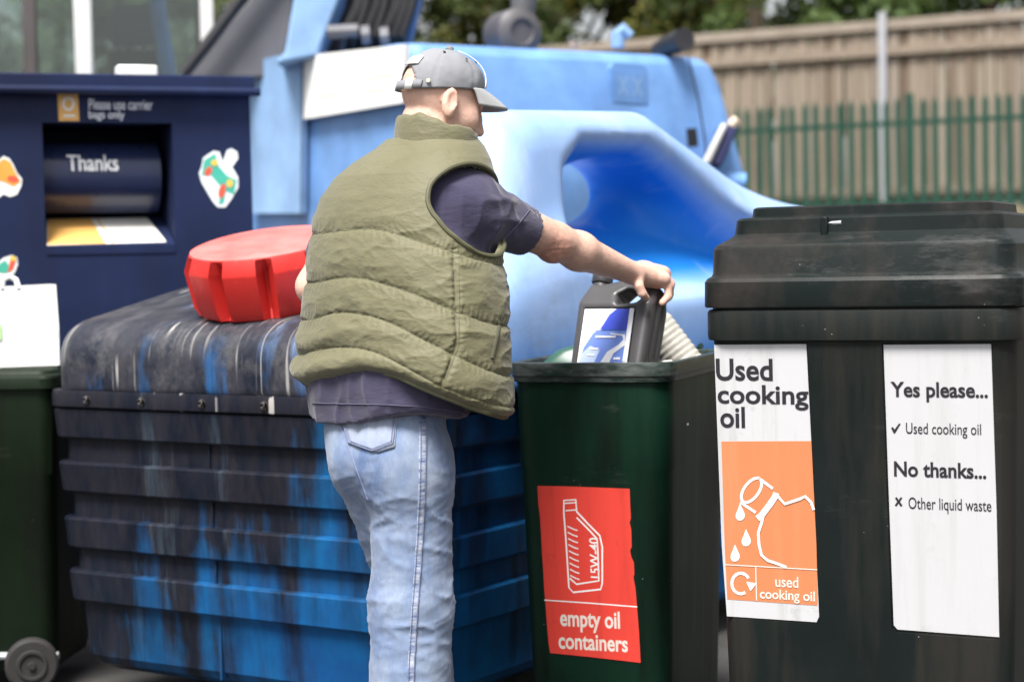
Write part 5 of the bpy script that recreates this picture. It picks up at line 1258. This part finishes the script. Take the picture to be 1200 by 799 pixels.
Bf = Field((-.13, -.09, -.10), (.13, .09, .30), .0036); X, Y, Z = Bf.all()
out = poly_sdf(X, Z, [(-.082,-.085),(.082,-.085),(.088,.165),(.084,.190),(.050,.210),(.010,.222),(-.030,.205),(-.045,.20),(-.075,.200),(-.086,.14)]) - .006
thick = bd_/2 - .004 - .028*np.clip((Z-.125)/.09, 0, 1)
ev = np.abs(Y) - thick
d = smax(out, ev, .018)
hole = poly_sdf(X, Z, [(.014,.128),(.048,.134),(.058,.152),(.050,.166),(.024,.176),(.006,.158)]) - .006
d = smax(d, -hole, .012)
# finger groove up the narrow side and a moulded shoulder line
d = np.minimum(d, 9)
gv = np.sqrt((X-.094)**2 + (np.abs(Y)-.014)**2) - .006; d = smax(d, -gv, .004)
lbl = np.maximum(np.maximum(np.abs(X+.007)-.064, np.abs(Z-.018)-.090), -(Y+bd_/2-.0035)) ; d = np.where((Y < 0), smax(d, -lbl, .002), d)
Bf.d = d.astype(np.float32); V, Fa = Bf.mesh(); V[:,2] = np.where(V[:,2] > .106, .106+(V[:,2]-.106)*.68, V[:,2]); obj('bottle_body', V, Fa, BLK, bt, angle=50)
m = MB(); nk = [(-.060,-.0,.150),(-.062,0,.186)]; m.tube(nk, [.021,.019], 20); m.build('neck', BLK, bt)
m = MB(); rr = []
for z, q in ((.180,.0235),(.183,.0245),(.204,.0240),(.208,.0215)): rr.append([Vector((-.062+.001 + math.cos(a)*q*(1-.03*(i % 2)), math.sin(a)*q*(1-.03*(i % 2)), z)) for i, a in enumerate(2*math.pi*j/40 for j in range(40))])
m.loft(rr); m.build('screw_cap', simple('black_cap', (0.03,0.03,0.033), .4), bt, angle=30)
yl = -bd_/2+.0030
def lab(name, pts, mat, par, y=yl):
    if name != 'label': pts = [(x, .104-(.104-z)*.72) for x, z in pts]        # the printed picture fills the upper label
    v = [Vector((x, y, z)) for x, z in pts]; m_ = MB(); n_ = len(v); b2 = [p+Vector((0,.0006,0)) for p in v]
    ar = sum((pts[i-1][0]*pts[i][1]-pts[i][0]*pts[i-1][1]) for i in range(n_))
    if ar < 0: v.reverse(); b2.reverse()
    m_.add(v+b2, [tuple(range(n_)), tuple(reversed(range(n_,2*n_)))] + [(i, i+n_, (i+1) % n_+n_, (i+1) % n_) for i in range(n_)]); return m_.build(name, mat, par, smooth=False)
LW = simple('label_white', (0.80,0.81,0.85), .35); LBl = simple('label_blue', (0.045,0.075,0.52), .35); LBm = simple('label_mid_blue', (0.15,0.24,0.62), .35); LBp = simple('label_pale_blue', (0.45,0.55,0.80), .35); LBd = simple('label_deep_blue', (0.03,0.08,0.36), .35)
lb_ = lab('label', [(-.068,-.072),(.055,-.072),(.055,.104),(-.068,.104)], LW, bt)
lab('label_sky', [(-.022,.038),(.044,.038),(.044,.1035),(.012,.1035),(-.004,.085)], LBl, lb_, yl-.0008)
lab('label_field', [(-.064,-.071),(.044,-.071),(.044,.036),(-.03,.036),(-.04,.02),(-.056,-.02)], LBm, lb_, yl-.0008)
lab('label_field', [(-.064,-.071),(-.025,-.071),(-.015,-.03),(-.04,-.015),(-.058,-.04)], LBp, lb_, yl-.0014)
lab('label_horizon', [(-.02,.033),(.044,.033),(.044,.038),(-.015,.038)], LBd, lb_, yl-.0014)
road = [[(-.01,-.071),(.004,-.035),(.030,-.012),(.040,.004),(.036,.016),(.006,.022)], [(.012,-.071),(.020,-.040),(.045,-.014),(.0435,.006),(.042,.020),(.006,.025)]]
lab('label_road', road[0] + list(reversed(road[1])), LW, lb_, yl-.002)
for x, z, w_, h_ in ((-.030,.010,.05,.006),(-.040,-.028,.022,.005),(-.044,-.048,.018,.005),(.022,-.060,.016,.007),(.044,-.064,.007,.003)): lab('label_smudge', [(x,z),(x+w_,z),(x+w_,z+h_),(x,z+h_)], LW, lb_, yl-.0026)
lab('label_edge', [(.0445,-.072),(.0545,-.072),(.0545,.105),(.0445,.105)], LW, lb_, yl-.0009)

def loose_bottle(name, label, org, ez, ex, secs, mat, rib=0.0, cap=None):
    e = bpy.data.objects.new(name, None); COL.objects.link(e); e.matrix_world = bottle_axes(org, ex, ez); tag(e, label, 'bottle' if 'bottle' in name else 'can', 'empty containers in the green bin')
    m_ = MB(); m_.loft([rrect(0, 0, w, d2, r2, z, 6) for z, w, d2, r2 in secs]); m_.build('bottle_body', mat, e, angle=40)
    if cap: m_ = MB(); m_.tube([(cap[0], 0, cap[1]), (cap[0], 0, cap[1]+.03)], .02, 16); m_.build('screw_cap', cap[2], e)
    return e
GRN = simple('mid_green_plastic', (0.022, 0.085, 0.06), .4, .2, 6); WHT = simple('dull_white_plastic', (0.40,0.385,0.34), .55, .35, 14); CRM = simple('cream_white_plastic', (0.75,0.74,0.66), .4, .06, 5)
loose_bottle('oil_bottle', 'green plastic oil bottle lying in the bin left of the held bottle', P(666,463,4.93), (.42,.15,1), (.9,-.3,-.2), [(-.13,.17,.09,.03),(-.11,.18,.10,.035),(.06,.18,.10,.035),(.10,.14,.085,.035),(.125,.08,.06,.03),(.135,.05,.05,.02)], GRN)
rs = []
for i in range(9):
    z = -.0+i*.0165; rs += [(z, .10, .10, .05), (z+.006, .1045, .1045, .052), (z+.010, .1045, .1045, .052), (z+.0145, .10, .10, .05)]
rs += [(.16,.09,.09,.045),(.166,.07,.07,.035)]
loose_bottle('ribbed_bottle', 'dirty white ribbed plastic bottle poking out of the green bin', P(806,432,5.02), (-.62,.12,.85), (.8,-.3,.4), rs, WHT)
loose_bottle('ribbed_bottle', 'smaller dirty white ribbed bottle behind the held bottle', P(786,424,5.06), (-.50,.2,.85), (.8,-.3,.4), [(z*.9-.03, w*.62, d2*.62, r2*.6) for z, w, d2, r2 in rs], WHT)
loose_bottle('oil_bottle', 'cream white bottle shoulder beside the held bottle', P(782,455,4.83), (-.1,.1,1), (.9,-.35,0), [(-.10,.085,.07,.03),(.03,.085,.07,.033),(.055,.07,.06,.03),(.072,.04,.04,.02)], CRM)
